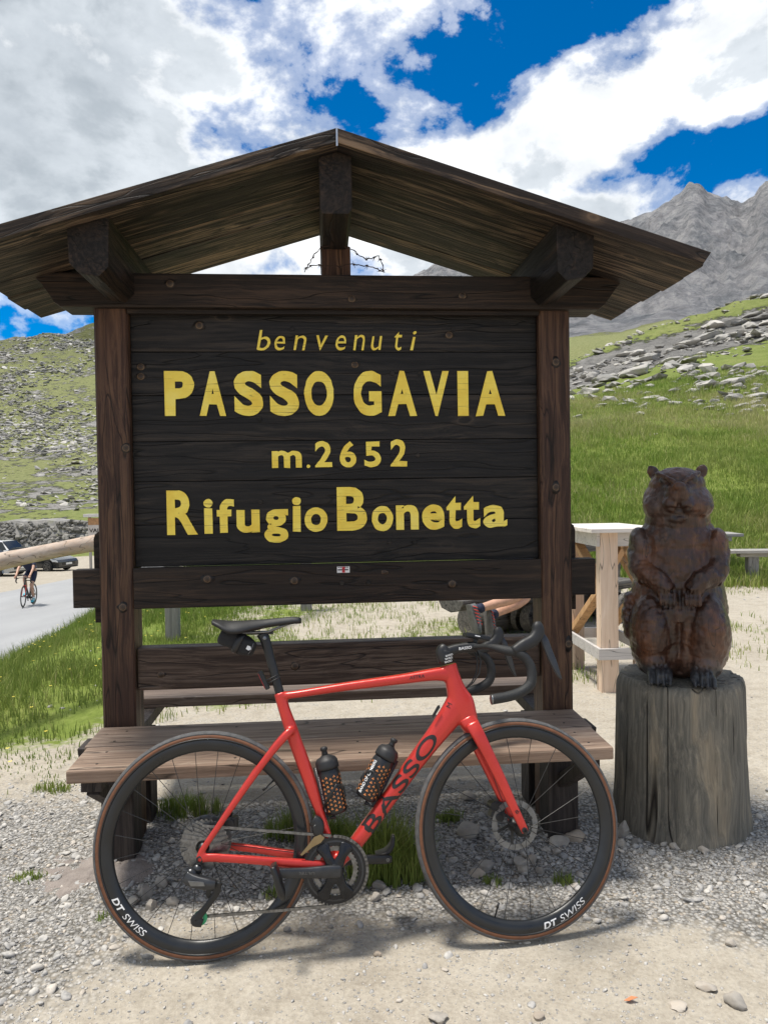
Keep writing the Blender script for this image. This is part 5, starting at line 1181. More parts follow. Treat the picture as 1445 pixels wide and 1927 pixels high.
def person(name_label, p, parts, group=None, shirt=M_shirt, shorts=M_navy, shoe=None, helmet=None, sock=None):
    root = thing('person', name_label, 'person', group=group)
    J, E = rig(p); body = skin_mesh('body', J, E, M_skin, root)
    V = lambda k: Vector(p[k])
    # face: nose, eyes, ears, mouth on the head's front
    f = parts['face'].normalized(); up = (V('crown')-V('neck')).normalized(); sd_ = f.cross(up).normalized(); hc = V('head')*.6+V('crown')*.4
    mb = MB(); SV, SF = ico(2)
    def bl(mb, c, r, sx=1, sy=1, sz=1): mb.add([c+sd_*q[0]*r*sx+f*q[1]*r*sy+up*q[2]*r*sz for q in SV], [tuple(t) for t in SF])
    bl(mb, hc+f*.088-up*.015, .016, .7, 1.2, 1.2)
    for s in (-1, 1): bl(mb, hc+sd_*.084*s-up*.01, .026, .4, .7, 1.1)
    mb.build('nose_and_ears', M_skin, root, smooth=True)
    mb = MB(); [bl(mb, hc+f*.078+sd_*.032*s+up*.012, .010, 1.2, .6, .8) for s in (-1, 1)]; mb.build('eyes', M_hair, root, smooth=True)
    mb = MB(); bl(mb, hc+f*.079-up*.052, .012, 1.9, .5, .45); mb.build('mouth', plain('lips', (.35, .12, .1), .5), root, smooth=True)
    if helmet:
        mb = MB(); bl(mb, hc+up*.045-f*.008, .115, .95, 1.25, .78); mb.build('helmet', helmet, root, smooth=True)
    else:
        mb = MB(); bl(mb, hc+up*.03-f*.016, .098, .98, 1.02, .98); mb.build('hair', M_hair, root, smooth=True)
    # fingers
    for q in 'LR':
        h = V('hand'+q); d = (h-V('wrist'+q)).normalized(); s2 = d.cross(Vector((0, 0, 1)));  s2 = s2.normalized() if s2.length > .1 else Vector((1, 0, 0)); dn = s2.cross(d)
        mb = MB()
        for k in range(4): o_ = h+s2*(-.026+.0175*k); mb.tube([o_, o_+d*.04, o_+d*.062+dn*-.02, o_+d*.06+dn*-.045], [.0095, .009, .0085, .007], 8)
        o_ = h-d*.02+s2*(.035 if q == 'L' else -.035); mb.tube([h-d*.015, o_+d*.01, o_+d*.045-dn*.015], [.011, .0105, .008], 8)
        mb.build('fingers', M_skin, root, smooth=True)
    Js = {'pelvis': (V('pelvis'), .142), 'waist': (V('pelvis').lerp(V('spine'), .6), .132)}; Es = [('pelvis', 'waist')]
    for q in 'LR':
        Js['hip'+q] = (V('hip'+q), .103); Js['k'+q] = (V('hip'+q).lerp(V('knee'+q), .62), .088); Js['e'+q] = (V('hip'+q).lerp(V('knee'+q), .80), .084); Es += [('pelvis', 'hip'+q), ('hip'+q, 'k'+q), ('k'+q, 'e'+q)]
    skin_mesh('shorts', Js, Es, shorts, root)
    Jt = {'spine': (V('spine'), .14), 'low': (V('pelvis').lerp(V('spine'), .45), .145), 'chest': (V('chest'), .155), 'nk': (V('chest').lerp(V('neck'), .75), .078)}; Et = [('spine', 'low'), ('spine', 'chest'), ('chest', 'nk')]
    for q in 'LR':
        Jt['s'+q] = (V('shoulder'+q), .078); Jt['e'+q] = (V('shoulder'+q).lerp(V('elbow'+q), .62), .064); Et += [('chest', 's'+q), ('s'+q, 'e'+q)]
    skin_mesh('shirt', Jt, Et, shirt, root)
    for q in 'LR':
        a = V('ankle'+q); toe = Vector(parts['toe'+q]); d = (toe-a); 
        fd_ = parts['foot'+q].normalized(); dn = parts['sole'+q].normalized(); sx = fd_.cross(dn).normalized()
        heel = a+dn*.075-fd_*.055
        up_ = MB(); so = MB()
        rows = [(0, .030, .055), (.03, .036, .075), (.09, .038, .078), (.15, .043, .062), (.21, .047, .045), (.255, .042, .034), (.275, .026, .022)]
        for mbx, z0, z1, ex in ((up_, 0, 1, 0), (so, -.022, 0, .004)):
            Vv = []; n = 14
            for x, hw, hh in rows:
                for j in range(n):
                    t = 2*math.pi*j/n; c, s = math.cos(t), math.sin(t)
                    hgt = (hh*(.5+.5*s) if z1 == 1 else lerp(z0, 0, .5+.5*s))
                    Vv.append(heel+fd_*(x+(ex if x > .2 else -ex if x < .02 else 0))+sx*(hw+ex)*math.copysign(abs(c)**.7, c)-dn*hgt)
            k = len(rows); F = [(i*n+j, (i+1)*n+j, (i+1)*n+(j+1) % n, i*n+(j+1) % n) for i in range(k-1) for j in range(n)]+[tuple(range(n)), tuple((k-1)*n+j for j in range(n))]
            mbx.add(Vv, F)
        sh = up_.build('shoe', shoe[0], root, smooth=True); so.build('sole', shoe[1], sh, auto=50)
        st_ = MB()
        for k in (.02, .05, .08, .11, .14, .17): st_.tube([heel+fd_*k+sx*.04-dn*.01, heel+fd_*(k+.02)+sx*.034-dn*.052, heel+fd_*(k+.03)-dn*.064, heel+fd_*(k+.02)-sx*.034-dn*.052, heel+fd_*k-sx*.04-dn*.01], .004, 6, ry=.008)
        st_.build('shoe_stripe', shoe[2], sh, smooth=True)
        for i in range(5):
            for s in (-1, 1): pass
        MB().tube([a-dn*-.02, a-dn*.05 if False else a+(V('calf'+q)-a).normalized()*.05], [.044, .042], 12).build('sock', sock or M_navy, root, smooth=True)
    return root
# person kneeling on the log bench behind the sign: only shins and shoes show under the board
gz = zat(.9, 7)
aN = D(899, 1146, 6.62); aF = D(925, 1158, 6.78); kN = D(985, 1117, 6.86); kF = D(992, 1124, 7.06)
fdir = Vector((.82, .57, 0)).normalized(); sdir = Vector((.57, -.82, 0)).normalized()
mid = (kN+kF)/2; pel = mid-fdir*.12+Vector((0, 0, .42))
pp = dict(pelvis=pel, spine=pel+fdir*.05+Vector((0, 0, .2)), chest=pel+fdir*.16+Vector((0, 0, .40)), neck=pel+fdir*.24+Vector((0, 0, .56)), head=pel+fdir*.28+Vector((0, 0, .64)), crown=pel+fdir*.29+Vector((0, 0, .735)))
for q, s, a, k in (('R', 1, aN, kN), ('L', -1, aF, kF)):
    pp['hip'+q] = pel+sdir*s*.09-Vector((0, 0, .06)); pp['knee'+q] = k; pp['calf'+q] = k.lerp(a, .32)-Vector((0, 0, .012)); pp['ankle'+q] = a
    pp['shoulder'+q] = pp['chest']+sdir*s*.17+Vector((0, 0, .06)); pp['elbow'+q] = pp['chest']+sdir*s*.22+fdir*.13-Vector((0, 0, .17)); pp['wrist'+q] = pp['chest']+sdir*s*.14+fdir*.34-Vector((0, 0, .22)); pp['hand'+q] = pp['chest']+sdir*s*.12+fdir*.41-Vector((0, 0, .235))
M_shoeU = plain('grey_mesh_shoe', (.12, .13, .14), .8, 0, .3, 60); M_shoeS = plain('dark_outsole', (.13, .125, .125), .7, 0, .25, 30); M_shoeR = plain('coral_stripe', (.75, .07, .05), .6, 0, .2)
person('person kneeling on the log bench, grey and coral running shoes below the board', pp, dict(face=fdir, toeL=aF, toeR=aN, footR=Vector((.25, -.10, -.95)), soleR=Vector((-.85, -.45, -.12)), footL=Vector((.12, -.22, -.97)), soleL=Vector((-.55, -.80, .05))), shoe=(M_shoeU, M_shoeS, M_shoeR))
# ================================================================== rail fence along the bank
M_rail = wood('peeled_log', (.26, .21, .17), (.42, .36, .31), (.56, .5, .44), 'y', .7, fib=30, worn=(.36, .24, .15), wornamt=.5, knots=.5, bmp=.4)
fe = thing('rail_fence', 'pale peeled log rail on grey posts beside the road', 'fence')
r0 = D(0, 1058, 4.75); r1 = D(180, 1023, 5.62); dr = (r1-r0)/(r1.y-r0.y)
A = r0+dr*(1.6-r0.y); Bp = r0+dr*(5.75-r0.y); Cc = r0+dr*(9.2-r0.y)
log(MB(), A, Bp, .064, .058, 24, 26).build('rail', M_rail, fe, smooth=True); log(MB(), Bp+Vector((.0, -.15, .0)), Cc, .058, .055, 24, 16).build('rail', M_rail, fe, smooth=True)
for y in (2.3, 5.7, 7.4, 9.1):
    p = r0+dr*(y-r0.y); x = p.x+.11 if y != 7.4 else D(325, 1160, 7.4).x
    z0 = zat(x, y)-.1; MB().box(x-.065, x+.065, y-.05, y+.05, z0, p.z+.10).build('post', M_gwoodz, fe, bevel=.008)
# ================================================================== cyclist on the road
def road_pt(x, y): return Vector((x, y, float(road_z(np.array(y)))+.05*math.sin(math.pi*(x+6.55)/-8.65)))
cF = D(44, 1146, 23); cF = road_pt(cF.x, 23.0); fwd = Vector((.14, -.986, .04)).normalized(); side = fwd.cross(Vector((0, 0, 1))).normalized(); upv = side.cross(fwd)
cR = cF-fwd*.99; CM = Matrix((fwd, -side, upv)).transposed().to_4x4(); CM.translation = cR
bk2 = thing('road_bicycle', 'black bicycle with red head tube ridden along the road', 'bicycle', mat=CM)
def cp_part(o, par):
    c = o.copy(); COL.objects.link(c); c.parent = par; return c
M_bkf = plain('black_frame', (.012, .012, .013), .3, 0, .1, coat=.5)
for ch in bike.children:
    nm = ch.name.split('.')[0]
    if nm in ('frame', 'fork', 'rear_wheel', 'front_wheel', 'handlebar', 'brake_hood', 'brake_lever', 'stem', 'seat_post', 'saddle', 'crank_arm', 'pedal', 'chainring'):
        c = cp_part(ch, bk2); c.matrix_local = ch.matrix_local
        if nm == 'frame': c.material_slots[0].link = 'OBJECT'; c.material_slots[0].material = M_bkf
        if nm in ('rear_wheel', 'front_wheel'):
            for g in ch.children:
                if g.name.split('.')[0] in ('tyre_wall', 'tread', 'hub'):
                    k = cp_part(g, c)
                    if g.name.startswith('tyre_wall'): k.material_slots[0].link = 'OBJECT'; k.material_slots[0].material = M_blk
def cl_(u, w, v): return CM @ P3(u, w, v)
cp_ = dict(pelvis=cl_(.13, 1.08, 0), spine=cl_(.28, 1.24, 0), chest=cl_(.46, 1.38, 0), neck=cl_(.60, 1.46, 0), head=cl_(.67, 1.53, 0), crown=cl_(.68, 1.62, 0),
    shoulderL=cl_(.52, 1.38, -.18), shoulderR=cl_(.52, 1.38, .18), elbowL=cl_(.74, 1.18, -.22), elbowR=cl_(.74, 1.18, .22), wristL=cl_(.97, 1.0, -.205), wristR=cl_(.97, 1.0, .205), handL=cl_(1.02, .975, -.205), handR=cl_(1.02, .975, .205),
    hipL=cl_(.17, 1.02, -.09), hipR=cl_(.17, 1.02, .09), kneeL=cl_(.50, .66, -.10), kneeR=cl_(.56, .88, .10), calfL=cl_(.47, .52, -.10), calfR=cl_(.47, .72, .10), ankleL=cl_(.36, .24, -.115), ankleR=cl_(.33, .44, .115))
fv = fwd; M_cy = plain('cyan_shoe', (.03, .42, .55), .4, 0, .15); M_wsock = plain('white_sock', (.75, .75, .76), .8, 0, .08)
person('cyclist in navy shorts and cyan shoes riding up the road', cp_, dict(face=fwd, toeL=cp_['ankleL'], toeR=cp_['ankleR'], footL=fwd-upv*.25, soleL=-upv-fwd*.25, footR=fwd-upv*.1, soleR=-upv-fwd*.1), shirt=M_navy, shoe=(M_cy, M_blk, M_whitep), helmet=plain('white_helmet', (.7, .7, .72), .3), sock=M_wsock)
# ================================================================== parked cars
M_glass = plain('tinted_glass', (.012, .015, .018), .06, 0, .1, spec=.8)
M_lamp = plain('headlamp_glass', (.6, .63, .66), .12, .2, .15)
def car(label, pos, heading, paint, suv=0.0, L_=4.35):
    o = thing('parked_car', label, 'car', pos, heading, 'cars parked across the road')
    h = 1.47+suv; hl = L_/2; wb = .60*hl*2/2
    # side profile (x forward, z): hood, windscreen, roof, tail
    low = [(-hl, .42), (-hl+.03, .78), (-hl+.12, .95), (hl*.30, .98), (hl*.72, .86), (hl-.12, .72), (hl, .58), (hl+.01, .40), (hl-.06, .22), (-hl+.08, .24)]
    def arch(P, xc, r=.36):
        return [(xc-r, .23)]+[(xc-r*math.cos(t), .23+r*.95*math.sin(t)) for t in [math.pi*i/8 for i in range(1, 8)]]+[(xc+r, .23)]
    xr, xf = -hl*.62, hl*.62
    bottom = [(-hl+.08, .24)]+arch(None, xr)+arch(None, xf)+[(hl-.06, .22)]
    poly = [(hl-.06, .22), (hl+.01, .40), (hl, .58), (hl-.12, .72), (hl*.72, .86), (hl*.30, .98), (-hl+.12, .98), (-hl+.03, .80), (-hl, .42)]+bottom[:-1]
    b = MB()
    n = len(poly); V = []; ys = [(-.86, .0), (-.90, 1.0), (.90, 1.0), (.86, 0.0)]
    for y, k in ((-.80, .93), (-.895, 1.0), (.895, 1.0), (.80, .93)):
        for x, z in poly:
            cx = x*(.985 if abs(k-.93) < .01 else 1); V.append((cx, y*(1-.06*max(0, x/hl)**4), z if z < .3 else z-(.03 if k < 1 else 0)))
    F = [tuple(range(n)), tuple(reversed(range(3*n, 4*n)))]
    for s in range(3):
        for i in range(n): F.append((s*n+i, (s+1)*n+i, (s+1)*n+(i+1) % n, s*n+(i+1) % n))
    body = b.add(V, F).build('body', paint, o, bevel=.02, auto=35)
    cab = [(hl*.42, .96), (hl*.05, h-.04), (-hl*.15, h), (-hl*.60, h-.05), (-hl*.93, 1.02), (-hl*.93, .96)]
    V = []; n = len(cab)
    for y, k in ((-.80, 0), (.80, 0)):
        for x, z in cab: V.append((x, y*(1-.24*max(0, (z-.96)/.5)), z))
    MB().add(V, [tuple(range(n)), tuple(reversed(range(n, 2*n)))]+[(i, n+i, n+(i+1) % n, (i+1) % n) for i in range(n)]).build('roof', paint, o, bevel=.03, auto=40)
    for s in (-1, 1):
        def wy(z): return s*(.805*(1-.24*max(0, (z-.96)/.5)))
        for q in ([(hl*.34, 1.0), (hl*.04, h-.10), (-hl*.14, h-.07), (-hl*.14, 1.0)], [(-hl*.18, 1.0), (-hl*.18, h-.07), (-hl*.56, h-.12), (-hl*.78, 1.04)]):
            MB().add([(x, wy(z)+s*.004, z) for x, z in q]+[(x, wy(z)-s*.02, z) for x, z in q], [(0, 1, 2, 3), (7, 6, 5, 4), (0, 4, 5, 1), (1, 5, 6, 2), (2, 6, 7, 3), (3, 7, 4, 0)]).build('side_window', M_glass, o)
        MB().prism([(hl*.80, .62), (hl*.97, .60), (hl*.93, .70), (hl*.72, .80)], s*.60, s*.885).build('headlight', M_lamp, o, bevel=.015)
        MB().box(hl*.30, hl*.40, min(s*.90, s*1.04), max(s*.90, s*1.04), .98, 1.10).build('mirror', paint, o, bevel=.02)
        for xc in (xr, xf):
            M = Matrix.Translation((xc, s*.79, .325)) @ Matrix.Rotation(math.pi/2, 4, 'X')
            w = MB().lathe([(.19, -.10), (.31, -.10), (.325, -.08), (.325, .08), (.31, .10), (.19, .10)], 28, M).build('wheel', M_rub2, o, auto=40)
            rm = MB()
            for k in range(5):
                a = k*2*math.pi/5
                for da in (-.16, .16): rm.beam((xc+.03*math.cos(a), s*.895, .325+.03*math.sin(a)), (xc+.205*math.cos(a+da), s*.885, .325+.205*math.sin(a+da)), .03, .028, up=(0, 1, 0))
            ring(rm, [(.195, s*-.897), (.215, s*-.897), (.215, s*-.84), (.195, s*-.84)], Matrix.Translation((xc, 0, .325)), 28); rm.build('rim', M_chr, w)
            MB().lathe([(.18, -.02), (.18, .0)], 20, Matrix.Translation((xc, s*.83, .325)) @ Matrix.Rotation(math.pi/2, 4, 'X')).build('brake', M_blk, w)
    V = [(hl*.435, y, .975) for y in (-.68, .68)]+[(hl*.075, y*.82, h-.055) for y in (-.7, .7)]
    V = [(hl*.43, -.70, .985), (hl*.43, .70, .985), (hl*.075, .60, h-.05), (hl*.075, -.60, h-.05)]; V += [(x-.03, y, z-.03) for x, y, z in V]; V = [(x+.02, y, z+.012) for x, y, z in V]
    MB().add(V, [(0, 1, 2, 3), (7, 6, 5, 4), (0, 4, 5, 1), (1, 5, 6, 2), (2, 6, 7, 3), (3, 7, 4, 0)]).build('windscreen', M_glass, o)
    MB().box(hl-.01, hl+.018, -.55, .55, .40, .56).build('grille', M_blk, o, bevel=.01); MB().box(hl+.012, hl+.026, -.26, .26, .42, .53).build('number_plate', M_whitep, o, bevel=.004)
    MB().box(hl-.10, hl+.01, -.80, .80, .225, .29).build('bumper_lip', M_blk, o, bevel=.01)
    return o
M_rub2 = plain('car_tyre', (.018, .018, .018), .8, 0, .2)
paintK = plain('black_car_paint', (.014, .017, .02), .2, .3, .1, coat=.8); paintS = plain('silver_car_paint', (.42, .44, .45), .25, .5, .1, coat=.8); paintW = plain('white_car_paint', (.72, .73, .74), .25, 0, .04, coat=.8)
def gz_(x, y): return max(zat(x, y), float(road_z(np.array(y))))
c1 = D(103, 1072, 44.5); car('black hatchback with alloy wheels parked with its nose towards the sign', Vector((c1.x-1.15, 44.9, gz_(c1.x, 45))), -.28, paintK)
c2 = D(8, 1082, 40); car('silver car parked in front of the black hatchback, half hidden by the rail', Vector((c2.x-1.2, 40.6, gz_(c2.x, 40.5))), -.25, paintS)
c3_ = D(30, 1060, 50); car('white car parked behind the black hatchback, its roof above the rail', Vector((c3_.x-1.3, 51.5, gz_(c3_.x, 51))), -.3, paintW, .25)
# ================================================================== stone retaining wall and information board across the car park
wl = thing('stone_wall', 'rough grey boulder retaining wall at the foot of the hillside', 'wall')
wV = []; xs = np.linspace(-46, -6, 60)
for x in xs:
    b0 = -3.6; tp = -.7+.35*math.sin(x*.35)+.25*fbm(np.array([x*.5]), np.array([3.]), 3)[0]
    for y, z in ((65.2, b0), (66.9, tp), (69.5, tp+.1), (69.5, b0)): wV.append((x, y, z))
MB().add(wV, [(4*i+j, 4*i+(j+1) % 4, 4*(i+1)+(j+1) % 4, 4*(i+1)+j) for i in range(59) for j in range(4)]+[(0, 1, 2, 3), (236, 239, 238, 237)]).build('core', M_rocks, wl)
r_ = np.random.RandomState(3); nW = 1500; wx = r_.uniform(-45, -7, nW); wf = r_.rand(nW); P = np.stack([wx, 65.15+1.7*wf, -3.5+2.9*wf+.1*r_.rand(nW)], -1)
sc = r_.uniform(.14, .42, nW)[:, None]*np.array([1.3, .8, .75])
o = link('boulder_facing', scatter_mesh('boulder_facing', [rock_shape(1, 40+i, .25) for i in range(5)], P, sc, r_, .4, True), stone_mat('wall_stone', [(0, (.09, .088, .085)), (.5, (.19, .185, .175)), (1, (.36, .35, .33))], .8, attr=True), wl); o['kind'] = 'stuff'
ib = thing('information_board', 'wooden notice board with a small roof and black lettering by the car park', 'sign')
pA = D(166, 1010, 40); bx, bz = pA.x, pA.z
M_nb = plain('notice_panel', (.55, .5, .46), .7, 0, .12, 6); M_nb2 = plain('orange_wood_panel', (.42, .23, .11), .7, 0, .25, 8)
MB().box(bx, bx+1.6, 40, 40.06, bz, bz+.62).build('panel', M_nb, ib, bevel=.01); MB().box(bx, bx+1.6, 40, 40.06, bz+.63, bz+1.0).build('panel', M_nb2, ib, bevel=.01)
MB().prism([(bx-.15, bz+1.06), (bx+1.75, bz+1.06), (bx+1.75, bz+1.22), (bx-.15, bz+1.22)], 39.75, 40.3).build('roof', M_whitex, ib, bevel=.01)
for x in (bx+.06, bx+1.5): MB().box(x-.06, x+.06, 40.061, 40.17, zat(x, 40)-.2, bz+1.07).build('post', M_gwoodz, ib, bevel=.01)
me = text_mesh('VALC', offset=.02, extrude=.002); link('lettering', fit_text(me, lambda x, y, z: (x, 39.996-abs(z), y), bx+.06, bx+.06+.82, bz+.22, bz+.44), M_inkp, ib)
# ================================================================== grass
def grass_mat(name, stops):
    m, t, b = mat(name); f = N(t, 'ShaderNodeAttribute', attribute_name='rnd').outputs['Fac']; h = N(t, 'ShaderNodeAttribute', attribute_name='tip').outputs['Fac']
    P = N(t, 'ShaderNodeNewGeometry').outputs['Position']
    c = MIX(t, .45, RAMP(t, f, stops), RAMP(t, NOISE(t, P, .5, 3), [(.3, stops[1][1]), (.7, stops[-2][1])]))
    setc(t, b, 'Base Color', c)
    b.inputs['Roughness'].default_value = .6; b.inputs['Specular IOR Level'].default_value = .25
    b.inputs['Subsurface Weight'].default_value = 0
    tr = N(t, 'ShaderNodeBsdfTranslucent'); L(t, c, tr.inputs[0]); ms = N(t, 'ShaderNodeMixShader', inp={0: .35}); L(t, b.outputs[0], ms.inputs[1]); L(t, tr.outputs[0], ms.inputs[2])
    L(t, ms.outputs[0], t.nodes['Material Output'].inputs[0]); return m
GST = [(0, (.09, .16, .02)), (.3, (.165, .27, .035)), (.55, (.25, .34, .06)), (.78, (.38, .38, .14)), (1, (.55, .47, .28))]
M_grass = grass_mat('alpine_grass', GST)
M_lush = grass_mat('lush_grass', [(0, (.06, .125, .016)), (.35, (.125, .215, .03)), (.65, (.21, .29, .055)), (.85, (.34, .35, .12)), (1, (.5, .42, .24))])
def blades(name, P, h, w, r, m_, parent=None, bend=.5, nb=1, spread=.03, kind='stuff', dry=None):
    """P: tuft positions; nb blades per tuft"""
    n = len(P)*nb; B = np.repeat(P, nb, 0); B = B+np.stack([r.normal(0, spread, n), r.normal(0, spread, n), np.zeros(n)], -1)
    hh = np.repeat(h, nb)*r.uniform(.55, 1.15, n); ww = w*r.uniform(.7, 1.3, n)
    a = r.uniform(0, 2*np.pi, n); lean = r.uniform(.05, 1, n)*bend; fa = r.uniform(0, 2*np.pi, n)
    dx = np.stack([np.cos(a), np.sin(a), np.zeros(n)], -1); ld = np.stack([np.cos(fa), np.sin(fa), np.zeros(n)], -1)
    up = np.array([0, 0, 1.])
    c1 = B+up*(hh*.5)[:, None]+ld*(hh*lean*.25)[:, None]; c2 = B+up*(hh*(1-.35*lean**2))[:, None]+ld*(hh*lean*.85)[:, None]
    B0 = B-up*.01
    V = np.stack([B0-dx*ww[:, None]/2, B0+dx*ww[:, None]/2, c1-dx*ww[:, None]*.4, c1+dx*ww[:, None]*.4, c2], 1).reshape(-1, 3)
    i = np.arange(n)[:, None]*5
    F = np.concatenate([i+np.array([[0, 1, 3]]), i+np.array([[0, 3, 2]]), i+np.array([[2, 3, 4]])], 0)
    me = npmesh(name, V, F, True)
    rr = np.clip(np.repeat(r.rand(len(P)), nb)*.55+r.rand(n)*.45, 0, 1)
    if dry is not None: rr = np.clip(rr+np.repeat(dry, nb), 0, 1)
    at = me.attributes.new('rnd', 'FLOAT', 'POINT'); at.data.foreach_set('value', np.repeat(rr, 5).astype(np.float32))
    at = me.attributes.new('tip', 'FLOAT', 'POINT'); at.data.foreach_set('value', np.tile(np.array([0, 0, .5, .5, 1], np.float32), n))
    return tag(link(name, me, m_, parent), kind=kind)
def zv(X, Y): return terrain(X, Y)
R = np.random.RandomState(21)
# 1: the bank beside the road
n = 40000; X = R.uniform(-6.5, -1.25, n); Y = 2.6+R.rand(n)**.8*20; n1 = fbm(X*.55, Y*.55, 4); n3 = fbm(X*1.6, Y*1.6, 3)
keep = (R.rand(n) < sstep(-1.25, -1.75, X+.3*n1+.0*Y)*sstep(2.6, 4.0, Y+.9*n1)*np.clip(.62+1.3*n3, .08, 1)*sstep(-6.55, -6.3, X)); X, Y = X[keep], Y[keep]
hh = (.04+.04*sstep(3.8, 4.6, Y)+.11*sstep(-1.7, -3.1, X)*(.4+.8*R.rand(len(X))))*np.clip(.9+.9*fbm(X*.9, Y*.9, 2), .4, 1.5)
tag(blades('grass', np.stack([X, Y, zv(X, Y)], -1), hh, .006, R, M_lush, nb=7, spread=.035, bend=.75), 'long green grass on the bank between the sign and the road', 'grass')
# 2: the slope on the right, thick nearby and thinning with distance
n = 30000; Y = 10.6+28*R.rand(n)**1.5; X = Y*R.uniform(.12, .62, n); n1 = fbm(X*.55, Y*.55, 4)
keep = R.rand(n) < sstep(10.2, 12, Y+.8*n1)*np.clip(.95+.6*n1, .3, 1); X, Y = X[keep], Y[keep]
band = sstep(20, 26, Y)*sstep(40, 30, Y)
hh = (.10+.12*R.rand(len(X)))*(1+.7*band)*np.clip(1+.8*fbm(X*.4, Y*.4, 2), .5, 1.8)
dry = .75*band*np.clip(.45+fbm(X*.3, Y*.3, 3), 0, 1)+.9*np.clip(fbm(X*.35+7, Y*.35, 4), 0, 1)-.1
tag(blades('grass', np.stack([X, Y, zv(X, Y)], -1), hh, .016, R, M_grass, nb=6, spread=.10, bend=.8, dry=dry), 'thick alpine grass covering the slope behind the marmot', 'grass')
# 3: thin turf in the clearing behind the sign
n = 12000; X = R.uniform(-3.8, 8, n); Y = R.uniform(4.6, 11.2, n); n1 = fbm(X*.55, Y*.55, 4)
dens = np.where(X < 2.5, sstep(4.8, 6.4, Y+1.0*n1)*(.42+1.3*n1)*sstep(3.4, .3, X), .05+.9*n1)
keep = R.rand(n) < np.clip(dens, 0, 1)*.85; X, Y = X[keep], Y[keep]
tag(blades('grass', np.stack([X, Y, zv(X, Y)], -1), .035+.07*R.rand(len(X)), .007, R, M_grass, nb=7, spread=.05, bend=.9), 'short patchy grass in the gravel clearing behind the sign', 'grass')
# 4: tufts round the bench and bicycle
def tuft(px, py, wpx, n, h, mt=M_lush, nb=6, lab='green grass tuft'):
    c = G(px, py); rad = wpx/FPX*c.y; a = R.uniform(0, 6.28, n); q = rad*np.sqrt(R.rand(n)); X = c.x+np.cos(a)*q; Y = c.y+np.sin(a)*q*.45
    P = np.stack([X, Y, zv(X, Y)], -1); o = blades('grass_tuft', P, h*(1-.5*q/rad)*np.ones(n), .0042, R, mt, nb=nb, spread=.012, bend=.7, kind=None)
    tag(o, lab, 'grass', 'grass tufts round the bench'); return o
tuft(730, 1655, 75, 230, .33, lab='tall dark green grass tuft behind the bicycle down tube')
tuft(625, 1600, 60, 130, .2, lab='grass tuft growing behind the bottles and crank')
tuft(345, 1532, 80, 90, .12, lab='grass tuft beside the bench leg, seen through the rear wheel')
tuft(555, 1575, 55, 90, .17, lab='grass tuft behind the rear tyre and seat tube')
tuft(520, 1690, 28, 18, .05, lab='small grass tuft under the pedal')
tuft(845, 1545, 24, 34, .07, lab='sparse grass sprouting in gravel behind the front tyre')
tuft(1060, 1660, 22, 16, .06, lab='small grass sprig seen low in the front wheel')
tuft(925, 1665, 15, 16, .045, lab='thin grass blades among stones inside the front wheel')
tuft(95, 1490, 38, 30, .07, mt=M_grass, lab='grass clump in the gravel left of the bench')
tuft(55, 1650, 30, 22, .035, mt=M_grass, lab='low grass patch on the gravel beside the flat rock')
tuft(215, 1730, 34, 18, .03, mt=M_grass, lab='thin grass beside the rear tyre on the gravel')
tuft(1240, 1230, 10, 8, .02, mt=M_grass, lab='tiny grass tuft behind the stump')
# small flowers in the bank
fl = MB(); 
for i in range(150):
    x = R.uniform(-4.6, -1.8); y = R.uniform(3.6, 10); z = zat(x, y)+R.uniform(.08, .2)
    for k in range(5):
        a = k*1.256; fl.add([(x, y, z), (x+.010*math.cos(a-.4), y+.010*math.sin(a-.4), z+.004), (x+.012*math.cos(a+.4), y+.012*math.sin(a+.4), z+.004)], [(0, 1, 2)])
tag(fl.build('wild_flowers', plain('yellow_petal', (.75, .62, .08), .6), None, fix=False), 'tiny yellow flowers scattered through the bank grass', 'flowers', kind='stuff')
# ================================================================== gravel
SH1 = [rock_shape(1, 100+i, .22, .62) for i in range(6)]; SH2 = [rock_shape(2, 200+i, .2, .62, 8) for i in range(8)]
def gdens(X, Y):
    blob = np.exp(-(((X+.35)/.95)**2+((Y-2.95)/.42)**2)**2) + np.exp(-(((X+1.55)/.65)**2+((Y-2.55)/1.0)**2)**2) + .9*np.exp(-(((X-.75)/.8)**2+((Y-2.85)/.36)**2)**2) + .8*np.exp(-(((X-1.75)/.7)**2+((Y-2.75)/.35)**2)**2)
    return np.clip(blob, 0, 1)
def gravel(n, area, smin, smax, shapes, base, lab, name='gravel', pw=2.5):
    X = R.uniform(area[0], area[1], n); Y = R.uniform(area[2], area[3], n); d = gdens(X, Y)*np.clip(.9+.8*fbm(X*2.3, Y*2.3, 3), .25, 1.2)+base*np.clip(.5+1.6*fbm(X*1.7+3, Y*1.7, 3), .05, 2)
    k = R.rand(n) < d; X, Y = X[k], Y[k]; m_ = len(X); s = smin+(smax-smin)*R.rand(m_)**pw
    P = np.stack([X, Y, zv(X, Y)+s*.12], -1); sc = s[:, None]*R.uniform(.65, 1.25, (m_, 3))*np.array([1, 1, .8])
    return tag(link(name, scatter_mesh(name, shapes, P, sc, R, .35), M_gravel), lab, 'gravel', kind='stuff')
gravel(42000, (-2.4, 2.6, 1.45, 3.7), .0025, .0095, SH1, .13, 'fine grey gravel spread under the bicycle and bench', pw=1.5)
gravel(7500, (-2.4, 2.6, 1.5, 3.7), .007, .021, SH2, .06, 'coarse rounded pebbles lying on the fine gravel', pw=2.2)
gravel(42000, (-1.9, 2.3, 1.5, 3.0), .0014, .0042, SH1, .28, 'sandy grit covering the trodden dirt', name='grit', pw=1.5)
gravel(9000, (-3, 8, 3.7, 10.5), .006, .028, SH1, .10, 'scattered grey pebbles on the clearing behind the sign')
